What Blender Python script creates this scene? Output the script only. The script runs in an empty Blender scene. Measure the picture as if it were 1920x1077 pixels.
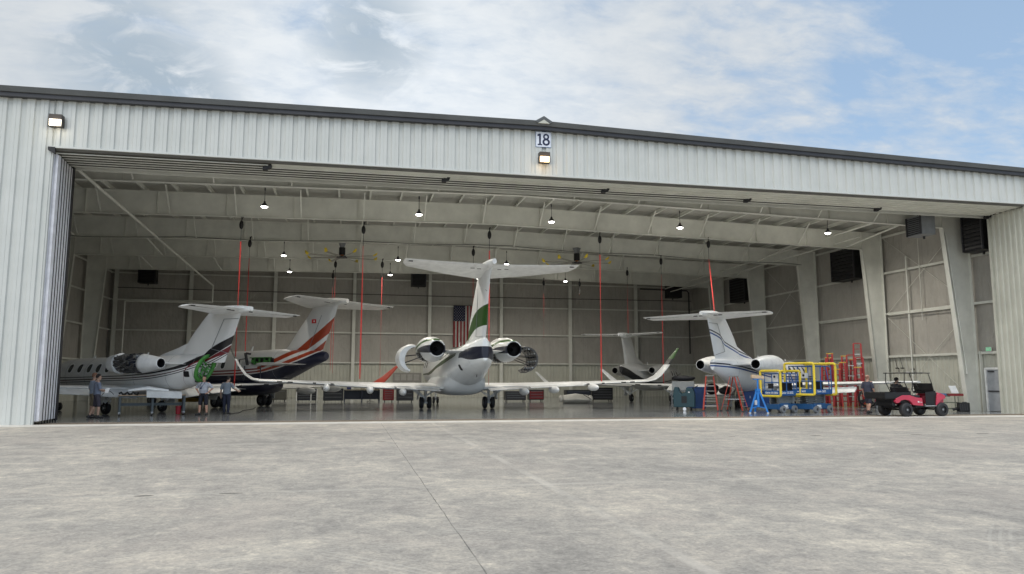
import bpy, bmesh, math, random
from mathutils import Vector, Matrix, Euler
random.seed(7)
PI = math.pi
SC = bpy.context.scene
COL = SC.collection
R = math.radians

# ---------------------------------------------------------------- objects
def tag(o, label=None, cat=None, group=None, kind=None):
    if label: o['label'] = label
    if cat: o['category'] = cat
    if group: o['group'] = group
    if kind: o['kind'] = kind
    return o

def thing(name, label, cat, loc=(0, 0, 0), rz=0.0, group=None):
    o = bpy.data.objects.new(name, None); COL.objects.link(o)
    o.location = loc; o.rotation_euler = (0, 0, rz); o.empty_display_size = .3
    return tag(o, label, cat, group)

def copy_tree(o, parent=None):
    c = o.copy(); COL.objects.link(c); c.parent = parent
    for ch in o.children: copy_tree(ch, c)
    return c

class MB:
    """collects shapes, then links them as one mesh object"""
    def __init__(s): s.v = []; s.f = []; s.m = []; s.sm = []
    def add(s, vs, fs, m=0, smooth=False):
        n = len(s.v); s.v += [tuple(v) for v in vs]
        for f in fs: s.f.append([i + n for i in f]); s.m.append(m); s.sm.append(smooth)
        return s
    def box(s, a, b, m=0):
        x0, y0, z0 = [min(a[i], b[i]) for i in range(3)]; x1, y1, z1 = [max(a[i], b[i]) for i in range(3)]
        vs = [(x0,y0,z0),(x1,y0,z0),(x1,y1,z0),(x0,y1,z0),(x0,y0,z1),(x1,y0,z1),(x1,y1,z1),(x0,y1,z1)]
        return s.add(vs, [(0,3,2,1),(4,5,6,7),(0,1,5,4),(1,2,6,5),(2,3,7,6),(3,0,4,7)], m)
    def hexa(s, lo, hi, m=0):
        return s.add(list(lo)+list(hi), [(0,3,2,1),(4,5,6,7),(0,1,5,4),(1,2,6,5),(2,3,7,6),(3,0,4,7)], m)
    def beam(s, p, q, w, h=None, m=0, up=(0,0,1)):
        """rectangular bar from p to q"""
        h = h or w; p = Vector(p); q = Vector(q); d = (q-p).normalized(); u = Vector(up)
        if abs(d.dot(u)) > .98: u = Vector((1,0,0))
        a = d.cross(u).normalized()*w/2; b = a.cross(d).normalized()*h/2
        vs = [p-a-b, p+a-b, p+a+b, p-a+b, q-a-b, q+a-b, q+a+b, q-a+b]
        return s.add(vs, [(0,1,2,3),(7,6,5,4),(0,4,5,1),(1,5,6,2),(2,6,7,3),(3,7,4,0)], m)
    def cyl(s, p, q, r, r2=None, n=10, m=0, caps=True):
        r2 = r if r2 is None else r2; p = Vector(p); q = Vector(q); d = (q-p).normalized()
        u = Vector((0,0,1)) if abs(d.z) < .9 else Vector((1,0,0)); a = d.cross(u).normalized(); b = d.cross(a).normalized()
        vs = []
        for c, rr in ((p, r), (q, r2)):
            for i in range(n):
                t = 2*PI*i/n; vs.append(c + a*(math.cos(t)*rr) + b*(math.sin(t)*rr))
        s.add(vs, [(i, i+n, (i+1) % n+n, (i+1) % n) for i in range(n)], m, True)
        if caps:
            s.add(vs[:n], [tuple(range(n))], m); s.add(vs[n:], [tuple(reversed(range(n)))], m)
        return s
    def tube(s, pts, r, n=8, m=0, closed=False):
        pts = [Vector(p) for p in pts]; k = len(pts); rings = []; up = Vector((.13,.21,.97)).normalized()
        for i, p in enumerate(pts):
            if closed: d = (pts[(i+1) % k]-pts[i-1])
            else: d = pts[min(i+1, k-1)]-pts[max(i-1, 0)]
            d.normalize(); a = d.cross(up)
            if a.length < .05: a = d.cross(Vector((1,0,0)))
            a.normalize(); b = d.cross(a).normalized()
            rr = r[i] if isinstance(r, (list, tuple)) else r
            rings.append([p + a*(math.cos(2*PI*j/n)*rr) + b*(math.sin(2*PI*j/n)*rr) for j in range(n)])
        return s.loft(rings, m, closed_path=closed)
    def loft(s, rings, m=0, closed_path=False, caps=True, smooth=True):
        n = len(rings[0]); k = len(rings); vs = [v for r in rings for v in r]; fs = []
        for i in range(k if closed_path else k-1):
            for j in range(n):
                a = i*n+j; b = i*n+(j+1) % n; c = ((i+1) % k)*n+(j+1) % n; d = ((i+1) % k)*n+j
                fs.append((a, b, c, d))
        s.add(vs, fs, m, smooth)
        if caps and not closed_path:
            s.add(rings[0], [tuple(reversed(range(n)))], m); s.add(rings[-1], [tuple(range(n))], m)
        return s
    def ell(s, c, r, n=14, k=8, m=0):
        rings = []
        for i in range(1, k):
            t = PI*i/k; rings.append([(c[0]+r[0]*math.sin(t)*math.cos(2*PI*j/n), c[1]+r[1]*math.sin(t)*math.sin(2*PI*j/n), c[2]-r[2]*math.cos(t)) for j in range(n)])
        return s.loft(rings, m)
    def lathe_y(s, c, prof, n=28, m=0, sx=1, sz=1, a0=0, a1=2*PI):
        """profile [(y, r)] turned about the y axis through c"""
        full = abs(a1-a0-2*PI) < 1e-6; k = n if full else n+1; rings = []
        for y, r in prof:
            rings.append([(c[0]+sx*r*math.cos(a0+(a1-a0)*j/n), c[1]+y, c[2]+sz*r*math.sin(a0+(a1-a0)*j/n)) for j in range(k)])
        vs = [v for r in rings for v in r]; fs = []
        for i in range(len(rings)-1):
            for j in range(n):
                b = (j+1) % k if full else j+1
                fs.append((i*k+j, i*k+b, (i+1)*k+b, (i+1)*k+j))
        return s.add(vs, fs, m, True)
    def prism(s, pts, d, m=0):
        """closed polygon pts (3D) pushed by vector d"""
        n = len(pts); d = Vector(d); a = [Vector(p) for p in pts]; b = [p+d for p in a]
        s.add(a+b, [tuple(reversed(range(n))), tuple(range(n, 2*n))] + [(i, (i+1) % n, (i+1) % n+n, i+n) for i in range(n)], m)
        return s
    def xf(s, M, start=0):
        for i in range(start, len(s.v)): s.v[i] = tuple(M @ Vector(s.v[i]))
        return s
    def build(s, name, mats, parent=None, bevel=0, solid=0, loc=None):
        me = bpy.data.meshes.new(name); me.from_pydata(s.v, [], s.f)
        if not isinstance(mats, (list, tuple)): mats = [mats]
        for m in mats: me.materials.append(m)
        for p, mi, sm in zip(me.polygons, s.m, s.sm): p.material_index = min(mi, len(mats)-1); p.use_smooth = sm
        bm = bmesh.new(); bm.from_mesh(me); bmesh.ops.recalc_face_normals(bm, faces=bm.faces); bm.to_mesh(me); bm.free()
        me.update()
        o = bpy.data.objects.new(name, me); COL.objects.link(o); o.parent = parent
        if loc: o.location = loc
        if solid:
            md = o.modifiers.new('solid', 'SOLIDIFY'); md.thickness = solid; md.offset = 0
        if bevel:
            md = o.modifiers.new('bevel', 'BEVEL'); md.width = bevel; md.segments = 2; md.limit_method = 'ANGLE'; md.angle_limit = R(40)
        return o

def struct(name, mb, mats, **k):
    o = mb.build(name, mats, **k); o['kind'] = 'structure'; return o

# ---------------------------------------------------------------- materials
def newmat(name):
    m = bpy.data.materials.new(name); m.use_nodes = True; nt = m.node_tree; b = nt.nodes['Principled BSDF']
    return m, nt, b
def node(nt, t, **k):
    n = nt.nodes.new(t)
    for a, v in k.items(): setattr(n, a, v)
    return n
def ramp(nt, inp, stops):
    r = node(nt, 'ShaderNodeValToRGB'); e = r.color_ramp.elements
    while len(e) < len(stops): e.new(.5)
    for i, (p, c) in enumerate(stops): e[i].position = p; e[i].color = (c if len(c) == 4 else (*c, 1)) if isinstance(c, tuple) else (c, c, c, 1)
    nt.links.new(inp, r.inputs[0]); return r.outputs[0]
def math_(nt, op, a, b=None, c=None, clamp=False):
    n = node(nt, 'ShaderNodeMath', operation=op, use_clamp=clamp)
    for i, v in enumerate((a, b, c)):
        if v is None: continue
        if isinstance(v, (int, float)): n.inputs[i].default_value = v
        else: nt.links.new(v, n.inputs[i])
    return n.outputs[0]
def mix(nt, f, a, b, mode='MIX'):
    n = node(nt, 'ShaderNodeMix', data_type='RGBA', blend_type=mode)
    for i, v in ((0, f), (6, a), (7, b)):
        if isinstance(v, (int, float)): n.inputs[i].default_value = v
        elif isinstance(v, tuple): n.inputs[i].default_value = (*v[:3], 1)
        else: nt.links.new(v, n.inputs[i])
    return n.outputs[2]
def noise(nt, vec, scale, detail=4, rough=.55, scl=None, dist=0):
    if scl:
        mp = node(nt, 'ShaderNodeMapping'); mp.inputs['Scale'].default_value = scl; nt.links.new(vec, mp.inputs[0]); vec = mp.outputs[0]
    n = node(nt, 'ShaderNodeTexNoise'); n.inputs['Scale'].default_value = scale; n.inputs['Detail'].default_value = detail
    n.inputs['Roughness'].default_value = rough; n.inputs['Distortion'].default_value = dist
    nt.links.new(vec, n.inputs['Vector']); return n.outputs[0]
def bump(nt, b, h, strength, dist=.02):
    n = node(nt, 'ShaderNodeBump'); n.inputs['Strength'].default_value = strength; n.inputs['Distance'].default_value = dist
    nt.links.new(h, n.inputs['Height']); nt.links.new(n.outputs[0], b.inputs['Normal'])
_M = {}
def mat(name, col, rough=.5, metal=0, var=.12, scale=3, bmp=0, coat=0):
    """plain paint or plastic with a little uneven tone"""
    if name in _M: return _M[name]
    m, nt, b = newmat(name); tc = node(nt, 'ShaderNodeTexCoord')
    n = noise(nt, tc.outputs['Object'], scale, 5, .6)
    lo = tuple(c*(1-var) for c in col); hi = tuple(min(1, c*(1+var)) for c in col)
    nt.links.new(ramp(nt, n, [(.3, lo), (.7, hi)]), b.inputs['Base Color'])
    b.inputs['Roughness'].default_value = rough; b.inputs['Metallic'].default_value = metal
    if rough < .7 and rough > .08:
        r = math_(nt, 'MULTIPLY_ADD', n, .15, rough-.07); nt.links.new(r, b.inputs['Roughness'])
    if coat: b.inputs['Coat Weight'].default_value = coat; b.inputs['Coat Roughness'].default_value = .08
    if bmp: bump(nt, b, noise(nt, tc.outputs['Object'], scale*8, 3), bmp)
    _M[name] = m; return m
def glow(name, col, strength):
    m, nt, b = newmat(name); b.inputs['Base Color'].default_value = (*col, 1)
    b.inputs['Emission Color'].default_value = (*col, 1); b.inputs['Emission Strength'].default_value = strength
    return m
def livery(name, base, bands, y0, y1, rough=.36, zmax=8.0, grime=True, lo=None):
    """aircraft paint: base colour and bands between two curves z(y) given in the aircraft's own coordinates.
    bands: (low curve [(y,z)..], high curve, colour, smooth?)"""
    m, nt, b = newmat(name); tc = node(nt, 'ShaderNodeTexCoord'); sep = node(nt, 'ShaderNodeSeparateXYZ')
    nt.links.new(tc.outputs['Object'], sep.inputs[0]); Y = sep.outputs[1]; Z = sep.outputs[2]
    t = math_(nt, 'DIVIDE', math_(nt, 'SUBTRACT', Y, y0), y1-y0, clamp=True)
    n = noise(nt, tc.outputs['Object'], 1.3, 5, .6)
    col = ramp(nt, n, [(.3, tuple(c*.93 for c in base)), (.7, base)])
    def curve(pts):
        c = node(nt, 'ShaderNodeFloatCurve'); cm = c.mapping; cu = cm.curves[0]
        pts = sorted(((y-y0)/(y1-y0), z/zmax) for y, z in pts)
        cu.points[0].location = pts[0]; cu.points[1].location = pts[-1]
        for p in pts[1:-1]: cu.points.new(*p)
        for p in cu.points: p.handle_type = 'AUTO'
        cm.update(); nt.links.new(t, c.inputs['Value']); return math_(nt, 'MULTIPLY', c.outputs[0], zmax)
    for bd in bands:
        a = math_(nt, 'GREATER_THAN', Z, curve(bd[0])); h = math_(nt, 'LESS_THAN', Z, curve(bd[1]))
        f = math_(nt, 'MULTIPLY', a, h)
        if len(bd) > 3:
            f = math_(nt, 'MULTIPLY', f, math_(nt, 'GREATER_THAN', Y, bd[3])); f = math_(nt, 'MULTIPLY', f, math_(nt, 'LESS_THAN', Y, bd[4]))
        col = mix(nt, f, col, bd[2])
    nt.links.new(col, b.inputs['Base Color'])
    nt.links.new(math_(nt, 'MULTIPLY_ADD', n, .12, rough-.05), b.inputs['Roughness'])
    b.inputs['Coat Weight'].default_value = .2; b.inputs['Coat Roughness'].default_value = .14
    return m

def text_mesh(txt, size, name, m, parent, loc, rot, thick=.004, bold=0, sx=1):
    cu = bpy.data.curves.new('lettering', 'FONT'); cu.body = txt; cu.size = size; cu.extrude = thick; cu.align_x = 'CENTER'; cu.align_y = 'CENTER'; cu.offset = bold
    t = bpy.data.objects.new('t', cu); COL.objects.link(t); bpy.context.view_layer.update()
    dg = bpy.context.evaluated_depsgraph_get(); me = bpy.data.meshes.new_from_object(t.evaluated_get(dg)); bpy.data.objects.remove(t)
    me.name = name; me.materials.clear(); me.materials.append(m)
    o = bpy.data.objects.new(name, me); COL.objects.link(o); o.parent = parent; o.location = loc; o.rotation_euler = rot; o.scale = (sx, 1, 1)
    return o

WHITE = mat('white_paint', (.82,.83,.82), .38)
BLACK = mat('black_rubber', (.018,.018,.02), .6)
DARK = mat('dark_metal', (.05,.05,.055), .5, .3)
STEEL = mat('bare_steel', (.5,.5,.5), .35, .8)
ALU = mat('aluminium', (.62,.63,.64), .3, .8)
STRUCTW = mat('primed_frame_paint', (.67,.675,.615), .5, 0, .1, 1.2)
RED = mat('red_paint', (.5,.03,.03), .4)
YELLOW = mat('yellow_foam', (.82,.62,.05), .6)
BLUE = mat('blue_paint', (.02,.11,.33), .4)
BRIGHTBLUE = mat('bright_blue_paint', (.02,.2,.6), .35)
GREY = mat('grey_paint', (.2,.21,.22), .5)
# ================================================================ camera
cam = bpy.data.objects.new('camera', bpy.data.cameras.new('camera')); COL.objects.link(cam); SC.camera = cam
F, PITCH, YAW, ROLL, DIST = 1423.85, .1208, .2085, .0016, 29.568
cam.data.sensor_width = 36; cam.data.lens = F/1920*36; cam.data.clip_end = 6000; cam.data.clip_start = .1
fw = Vector((math.sin(YAW)*math.cos(PITCH), math.cos(YAW)*math.cos(PITCH), math.sin(PITCH)))
rt = Vector((math.cos(YAW), -math.sin(YAW), 0)); up = rt.cross(fw)
rr_ = rt*math.cos(ROLL)+up*math.sin(ROLL); uu_ = up*math.cos(ROLL)-rt*math.sin(ROLL)
cam.matrix_world = Matrix(((rr_.x, uu_.x, -fw.x, 0), (rr_.y, uu_.y, -fw.y, -DIST), (rr_.z, uu_.z, -fw.z, 1.6), (0, 0, 0, 1)))

# ================================================================ sky and light
SUN_EL, SUN_AZ = R(58), R(196)      # azimuth from +Y towards +X: cloud-veiled, placed behind the camera to light the front
w = bpy.data.worlds.new('World'); SC.world = w; w.use_nodes = True; nt = w.node_tree
bg = nt.nodes['Background']; sky = node(nt, 'ShaderNodeTexSky', sky_type='NISHITA'); sky.sun_disc = False
sky.sun_elevation = SUN_EL; sky.sun_rotation = SUN_AZ; sky.air_density = 1.0; sky.dust_density = 1.5; sky.ozone_density = 1.5
tc = node(nt, 'ShaderNodeTexCoord'); V = tc.outputs['Generated']
sp = node(nt, 'ShaderNodeSeparateXYZ'); nt.links.new(V, sp.inputs[0])
# project the direction on a flat cloud layer so the clouds shrink towards the horizon
zz = math_(nt, 'ADD', math_(nt, 'MAXIMUM', sp.outputs[2], 0), .22)
cx = math_(nt, 'DIVIDE', sp.outputs[0], zz); cy = math_(nt, 'DIVIDE', sp.outputs[1], zz)
cb = node(nt, 'ShaderNodeCombineXYZ'); nt.links.new(cx, cb.inputs[0]); nt.links.new(cy, cb.inputs[1])
P = cb.outputs[0]
big = noise(nt, P, 1.1, 5, .55, (1, 1.5, 1), .4)
fine = noise(nt, P, 4.2, 9, .62, (1, 1.5, 1), .3)
wisp = noise(nt, P, 13, 8, .6, (1, 1.6, 1), .3)
# blue gap opens towards the right of the picture
az = math_(nt, 'SUBTRACT', cx, math_(nt, 'MULTIPLY', cy, .48))
gap = ramp(nt, math_(nt, 'MULTIPLY_ADD', az, .5, .5), [(.46, 0.0), (.70, 1.0)])
vn = node(nt, 'ShaderNodeVectorMath', operation='NORMALIZE'); nt.links.new(V, vn.inputs[0])
def toward(az_, el_):
    d = node(nt, 'ShaderNodeVectorMath', operation='DOT_PRODUCT'); nt.links.new(vn.outputs[0], d.inputs[0])
    d.inputs[1].default_value = (math.sin(R(az_))*math.cos(R(el_)), math.cos(R(az_))*math.cos(R(el_)), math.sin(R(el_))); return d.outputs['Value']
cov = math_(nt, 'ADD', math_(nt, 'MULTIPLY', big, .42), math_(nt, 'MULTIPLY', fine, .43))
cov = math_(nt, 'ADD', cov, math_(nt, 'MULTIPLY', wisp, .15))
cov = math_(nt, 'ADD', cov, math_(nt, 'MULTIPLY', gap, -.19))
mask = ramp(nt, cov, [(.30, 0.0), (.37, .45), (.43, .85), (.50, 1.0)])
tex = math_(nt, 'ADD', math_(nt, 'MULTIPLY', fine, .55), math_(nt, 'MULTIPLY', wisp, .45))
shade = ramp(nt, tex, [(.36, (5.5,6.0,6.55)), (.48, (5.95,6.4,6.85)), (.60, (6.5,6.85,7.15))])
lift_ = ramp(nt, toward(3, 15), [(.91, 1.0), (.95, 1.06), (.985, 1.22), (1.0, 1.28)])
shade = mix(nt, 1.0, shade, lift_, 'MULTIPLY')
# two holes in the layer with greyer cloud behind, upper left
for (a_, e_, lo_, hi_) in ((.8, 24.8, .9984, .9995), (-16.5, 21.5, .9955, .9988), (-12.5, 18.6, .9985, .9996)):
    hole = math_(nt, 'MULTIPLY', ramp(nt, toward(a_, e_), [(lo_, 0.0), (hi_, 1.0)]), ramp(nt, noise(nt, P, 6.5, 7, .6, (1, 1, 1), .8), [(.36, 0.0), (.5, 1.0)]))
    shade = mix(nt, math_(nt, 'MULTIPLY', hole, .8), shade, (3.5,4.4,5.3))
rear_sky_boost = ramp(nt, math_(nt, 'MULTIPLY_ADD', sp.outputs[1], .5, .5), [(0.0, 2.3), (.42, 2.1), (.55, 1.0)])  # extra sky brightness added behind the camera to light the front wall
shade = mix(nt, 1.0, shade, rear_sky_boost, 'MULTIPLY')
blue = mix(nt, .55, mix(nt, 1.0, sky.outputs[0], (1.5,1.5,1.5), 'MULTIPLY'), (4.3,5.9,7.7))
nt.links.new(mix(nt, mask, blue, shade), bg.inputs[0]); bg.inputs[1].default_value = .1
sl = bpy.data.lights.new('sun', 'SUN'); sl.energy = 1.35; sl.angle = R(50); sl.color = (1, .95, .88)
so = bpy.data.objects.new('sun', sl); COL.objects.link(so)
so.rotation_euler = Vector((math.sin(SUN_AZ)*math.cos(SUN_EL), math.cos(SUN_AZ)*math.cos(SUN_EL), math.sin(SUN_EL))).to_track_quat('Z', 'Y').to_euler()
so.location = (0, 60, 60)
SC.view_settings.view_transform = 'Standard'; SC.view_settings.look = 'None'; SC.view_settings.exposure = 0.1; SC.view_settings.gamma = 1
SC.cycles.max_bounces = 8; SC.cycles.diffuse_bounces = 5; SC.cycles.use_denoising = True
SC.cycles.sample_clamp_indirect = 6

# ================================================================ ground
def apron_mat():
    m, nt, b = newmat('apron_concrete'); tc = node(nt, 'ShaderNodeTexCoord'); P = tc.outputs['Object']
    a = noise(nt, P, .22, 8, .68, None, .4); c = noise(nt, P, 1.3, 8, .72, None, .5); d = noise(nt, P, 7, 7, .72, None, .3); e = noise(nt, P, 28, 6, .75)
    s = noise(nt, P, 2.2, 7, .7, (1.6, .5, 1), .4)
    mx = math_(nt, 'ADD', math_(nt, 'MULTIPLY', a, .26), math_(nt, 'MULTIPLY', c, .32))
    mx = math_(nt, 'ADD', mx, math_(nt, 'MULTIPLY', s, .14)); mx = math_(nt, 'ADD', mx, math_(nt, 'MULTIPLY', d, .28))
    col = ramp(nt, mx, [(.40, (.245,.224,.196)), (.455, (.318,.292,.255)), (.50, (.385,.35,.30)), (.545, (.48,.43,.358)), (.61, (.64,.57,.455))])
    rust = ramp(nt, noise(nt, P, .28, 6, .65, None, 1.2), [(.5, 0.0), (.64, .28)])
    col = mix(nt, rust, col, (.43,.37,.315))
    col = mix(nt, 1.0, col, ramp(nt, e, [(.3, .72), (.7, 1.26)]), 'MULTIPLY')
    sp = node(nt, 'ShaderNodeSeparateXYZ'); nt.links.new(P, sp.inputs[0])
    # saw-cut joints: slab lines along y, pour lines along x, chipped here and there
    wob = math_(nt, 'MULTIPLY', math_(nt, 'SUBTRACT', noise(nt, P, 1.4, 4), .5), .04)
    x = math_(nt, 'ADD', sp.outputs[0], wob); y = math_(nt, 'ADD', sp.outputs[1], wob)
    for (v, off, per, wd, st) in ((x, -1.15, 1000, .007, .9), (x, -3.0, 1000, .012, .12), (y, 18.0, 8.45, .014, .25)):
        q = math_(nt, 'ABSOLUTE', math_(nt, 'WRAP', math_(nt, 'ADD', v, off), per/2, -per/2))
        ln = math_(nt, 'LESS_THAN', q, wd); ln = math_(nt, 'MULTIPLY', ln, ramp(nt, noise(nt, P, 1.7, 5, .6), [(.35, .3), (.6, 1.0)]))
        col = mix(nt, math_(nt, 'MULTIPLY', ln, st), col, (.07,.068,.062))
        wide = ramp(nt, q, [(.0, .5), (.05, .4), (.09, 0.0)]); 
        col = mix(nt, math_(nt, 'MULTIPLY', math_(nt, 'MULTIPLY', wide, ramp(nt, noise(nt, P, .5, 4), [(.4, .2), (.6, 1.0)])), 1.0 if st < .5 else .15), col, (.6,.55,.47))
    # faint tyre arcs swept by tugs
    for (ox, oy, rad_) in ((2.0,-33.0,11.2),(2.0,-33.0,11.75),(14.5,-30.5,10.6),(14.5,-30.5,11.1),(-9.0,-31.0,12.5)):
        dx = math_(nt, 'SUBTRACT', sp.outputs[0], ox); dy = math_(nt, 'SUBTRACT', sp.outputs[1], oy)
        rr_n = math_(nt, 'SQRT', math_(nt, 'ADD', math_(nt, 'MULTIPLY', dx, dx), math_(nt, 'MULTIPLY', dy, dy)))
        q = math_(nt, 'ABSOLUTE', math_(nt, 'SUBTRACT', rr_n, rad_))
        tread = ramp(nt, math_(nt, 'ABSOLUTE', math_(nt, 'WRAP', q, .045, -.045)), [(.012, 1.0), (.02, 0.0)])
        f_ = math_(nt, 'MULTIPLY', math_(nt, 'MULTIPLY', math_(nt, 'LESS_THAN', q, .13), tread), ramp(nt, noise(nt, P, .6, 4), [(.45, 0.0), (.62, .3)]))
        col = mix(nt, f_, col, (.60,.56,.48))
    # broken-out spots along the pour lines
    for (sx_, sy_, lw_, lh_) in ((-2.73,-18.04,.14,.06),(-1.6,-18.03,.18,.05),(.83,-9.37,.16,.07),(1.8,-9.15,.13,.06),(7.4,-9.45,.14,.07),(13.2,-9.6,.2,.08),(16.4,-9.75,.22,.08),(18.6,-9.85,.24,.09),(10.6,-9.5,.12,.06)):
        ex = math_(nt, 'DIVIDE', math_(nt, 'SUBTRACT', sp.outputs[0], sx_), lw_); ey = math_(nt, 'DIVIDE', math_(nt, 'SUBTRACT', sp.outputs[1], sy_), lh_)
        rr_ = math_(nt, 'ADD', math_(nt, 'MULTIPLY', ex, ex), math_(nt, 'MULTIPLY', ey, ey)); rr_ = math_(nt, 'ADD', rr_, math_(nt, 'MULTIPLY', d, 1.2))
        col = mix(nt, math_(nt, 'MULTIPLY', math_(nt, 'LESS_THAN', rr_, 1.45), .85), col, (.07,.065,.055))
    # oil spots
    oil = ramp(nt, noise(nt, P, 1.9, 3, .5, None, .2), [(.71, 0.0), (.76, .5)]); col = mix(nt, oil, col, (.13,.12,.11))
    # spalls along the pour line
    sp2 = ramp(nt, noise(nt, P, 3.2, 3, .5, (1, 2.2, 1)), [(.70, 0.0), (.73, 1.0)])
    q = math_(nt, 'ABSOLUTE', math_(nt, 'WRAP', math_(nt, 'ADD', y, 18.0), 4.225, -4.225))
    col = mix(nt, math_(nt, 'MULTIPLY', sp2, math_(nt, 'LESS_THAN', q, .12)), col, (.06,.058,.05))
    nt.links.new(col, b.inputs['Base Color']); b.inputs['Roughness'].default_value = .85
    bump(nt, b, math_(nt, 'ADD', d, math_(nt, 'MULTIPLY', e, .5)), .35, .01); return m
g = MB(); g.add([(-900,-900,-.05),(900,-900,-.05),(900,1500,-.05),(-900,1500,-.05)], [(0,1,2,3)]); struct('ground', g, mat('far_grass', (.09,.12,.05), .9, 0, .3, .05))
g = MB(); g.box((-120,-140,-.04), (140,-1.15,0)); struct('apron', g, apron_mat())
g = MB(); g.box((-60,-1.15,-.04), (70,-.02,.004)); struct('threshold_slab', g, mat('pale_concrete', (.6,.57,.51), .85, 0, .2, 1.5, .3))
def floor_mat():
    m, nt, b = newmat('epoxy_floor'); tc = node(nt, 'ShaderNodeTexCoord'); P = tc.outputs['Object']
    a = noise(nt, P, .5, 5, .6); c = noise(nt, P, 6, 5, .65)
    nt.links.new(ramp(nt, a, [(.3, (.2,.208,.212)), (.7, (.27,.28,.28))]), b.inputs['Base Color'])
    nt.links.new(math_(nt, 'MULTIPLY_ADD', c, .22, .06), b.inputs['Roughness'])
    b.inputs['Specular IOR Level'].default_value = .75; b.inputs['Coat Weight'].default_value = .5; b.inputs['Coat Roughness'].default_value = .1
    bump(nt, b, a, .05, .05); return m
g = MB(); g.box((-19.7,1.25,-.05), (32.4,38.85,0)); struct('hangar_floor', g, floor_mat())
g = MB(); g.box((-19.7,-.02,-.05), (32.4,1.25,-.001)); struct('door_track_strip', g, mat('brown_worn_concrete', (.33,.27,.2), .75, 0, .2, 2, .3))
# ================================================================ hangar
XL, XR, YB = -19.7, 32.4, 38.8         # inner faces
OL, OR = -10.73, 31.15                 # opening
HD = 9.9                               # underside of the header
RX = 7.5
def roofz(x):  return 12.12 - (.0075*(RX-x) if x < RX else .024*(x-RX))
hangar = thing('aircraft_hangar', 'big white ribbed-metal aircraft hangar with its wide sliding doors open', 'hangar', (0,0,0))
def siding_mat():
    m, nt, b = newmat('white_ribbed_siding'); tc = node(nt, 'ShaderNodeTexCoord'); P = tc.outputs['Object']
    n = noise(nt, P, .8, 5, .6); s = noise(nt, P, 3, 5, .65, (3, 3, .12))
    c = ramp(nt, n, [(.3, (.53,.545,.515)), (.7, (.59,.60,.57))])
    c = mix(nt, ramp(nt, s, [(.5, 0.0), (.85, .16)]), c, (.45,.44,.41))
    nt.links.new(c, b.inputs['Base Color']); b.inputs['Roughness'].default_value = .42; return m
SIDING = siding_mat()
TRIM = mat('bronze_grey_trim', (.045,.045,.05), .45, .2, .15, 1)
TRIM2 = mat('grey_gutter', (.11,.115,.115), .45, .2, .15, 1)
LINER = mat('cream_liner_panel', (.52,.52,.45), .5, 0, .1, .8)
def siding(mb, x0, x1, z0, z1, y, pitch=.45, rib=.25, d=.06, ax='x', m=0):
    """trapezoid-ribbed sheet; z1 may be a function of x"""
    fz = z1 if callable(z1) else (lambda x: z1); fl = z0 if callable(z0) else (lambda x: z0)
    xs = []; k = math.floor(x0/pitch)
    while k*pitch < x1:
        for o, dd in ((0, 0), (.03, d), (.03+rib*.5-.008, d), (.03+rib*.5, d*.85), (.03+rib*.5+.008, d), (.03+rib, d), (.06+rib, 0)):
            xx = k*pitch+o
            if x0 <= xx <= x1: xs.append((xx, dd))
        k += 1
    xs = [(x0, 0)]+xs+[(x1, 0)]
    vs = []
    for x, dd in xs:
        vs += [(x, y-dd, fl(x)), (x, y-dd, fz(x))] if ax == 'x' else [(y-dd, x, fl(x)), (y-dd, x, fz(x))]
    mb.add(vs, [(2*i, 2*i+2, 2*i+3, 2*i+1) for i in range(len(xs)-1)], m)
# front wall: left of the door, the header over it, right of the door
g = MB()
siding(g, -27.0, OL-.02, 0.0, lambda x: roofz(x)-.3, -.02)
siding(g, OL-.02, OR+.02, HD, lambda x: roofz(x)-.3, -.02)
siding(g, OR+.02, 38.0, 0.0, lambda x: roofz(x)-.3, -.02)
g.build('front_wall', SIDING, hangar)
g = MB(); g.box((OL-.02,-.125,HD-.03),(OR+.02,-.02,HD+.035)); g.build('header_flashing', SIDING, hangar)
g = MB()      # backing of the front wall (inside face)
g.box((-27,.02,0), (OL-.05,.1,11.6)); g.box((OR+.35,.02,0), (38,.1,11.3)); g.box((OL-.05,.02,HD+.02), (OR+.35,.1,11.3))
g.build('wall_lining', LINER, hangar)
g = MB()      # eave trim and gutter in two steps
for x0, x1 in ((-27.5, RX), (RX, 38.5)):
    za, zb = roofz(x0), roofz(x1)
    g.hexa([(x0,-.28,za-.34),(x1,-.28,zb-.34),(x1,.3,zb-.34),(x0,.3,za-.34)], [(x0,-.28,za-.19),(x1,-.28,zb-.19),(x1,.3,zb-.19),(x0,.3,za-.19)], 0)
    g.hexa([(x0,-.34,za-.19),(x1,-.34,zb-.19),(x1,.3,zb-.19),(x0,.3,za-.19)], [(x0,-.4,za),(x1,-.4,zb),(x1,.3,zb),(x0,.3,za)], 1)
g.build('eave_trim', [TRIM, TRIM2], hangar)
g = MB(); z = roofz(RX)       # little ridge cap
g.prism([(RX-.36,-.42,z-.02),(RX,-.42,z+.20),(RX+.36,-.42,z-.02),(RX+.28,-.42,z-.1),(RX,-.42,z+.06),(RX-.28,-.42,z-.1)], (0,3.0,0), 0)
g.prism([(RX-.25,-.41,z-.11),(RX+.25,-.41,z-.11),(RX,-.41,z+.06)], (0,2.9,0), 1)
g.build('ridge_cap', [TRIM2, LINER], hangar)
g = MB()      # roof skin
for x0, x1 in ((-20.2, RX), (RX, 33.0)):
    za, zb = roofz(x0)-.55, roofz(x1)-.55
    g.hexa([(x0,.1,za-.05),(x1,.1,zb-.05),(x1,39.2,zb-.05),(x0,39.2,za-.05)], [(x0,.1,za+.05),(x1,.1,zb+.05),(x1,39.2,zb+.05),(x0,39.2,za+.05)])
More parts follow.
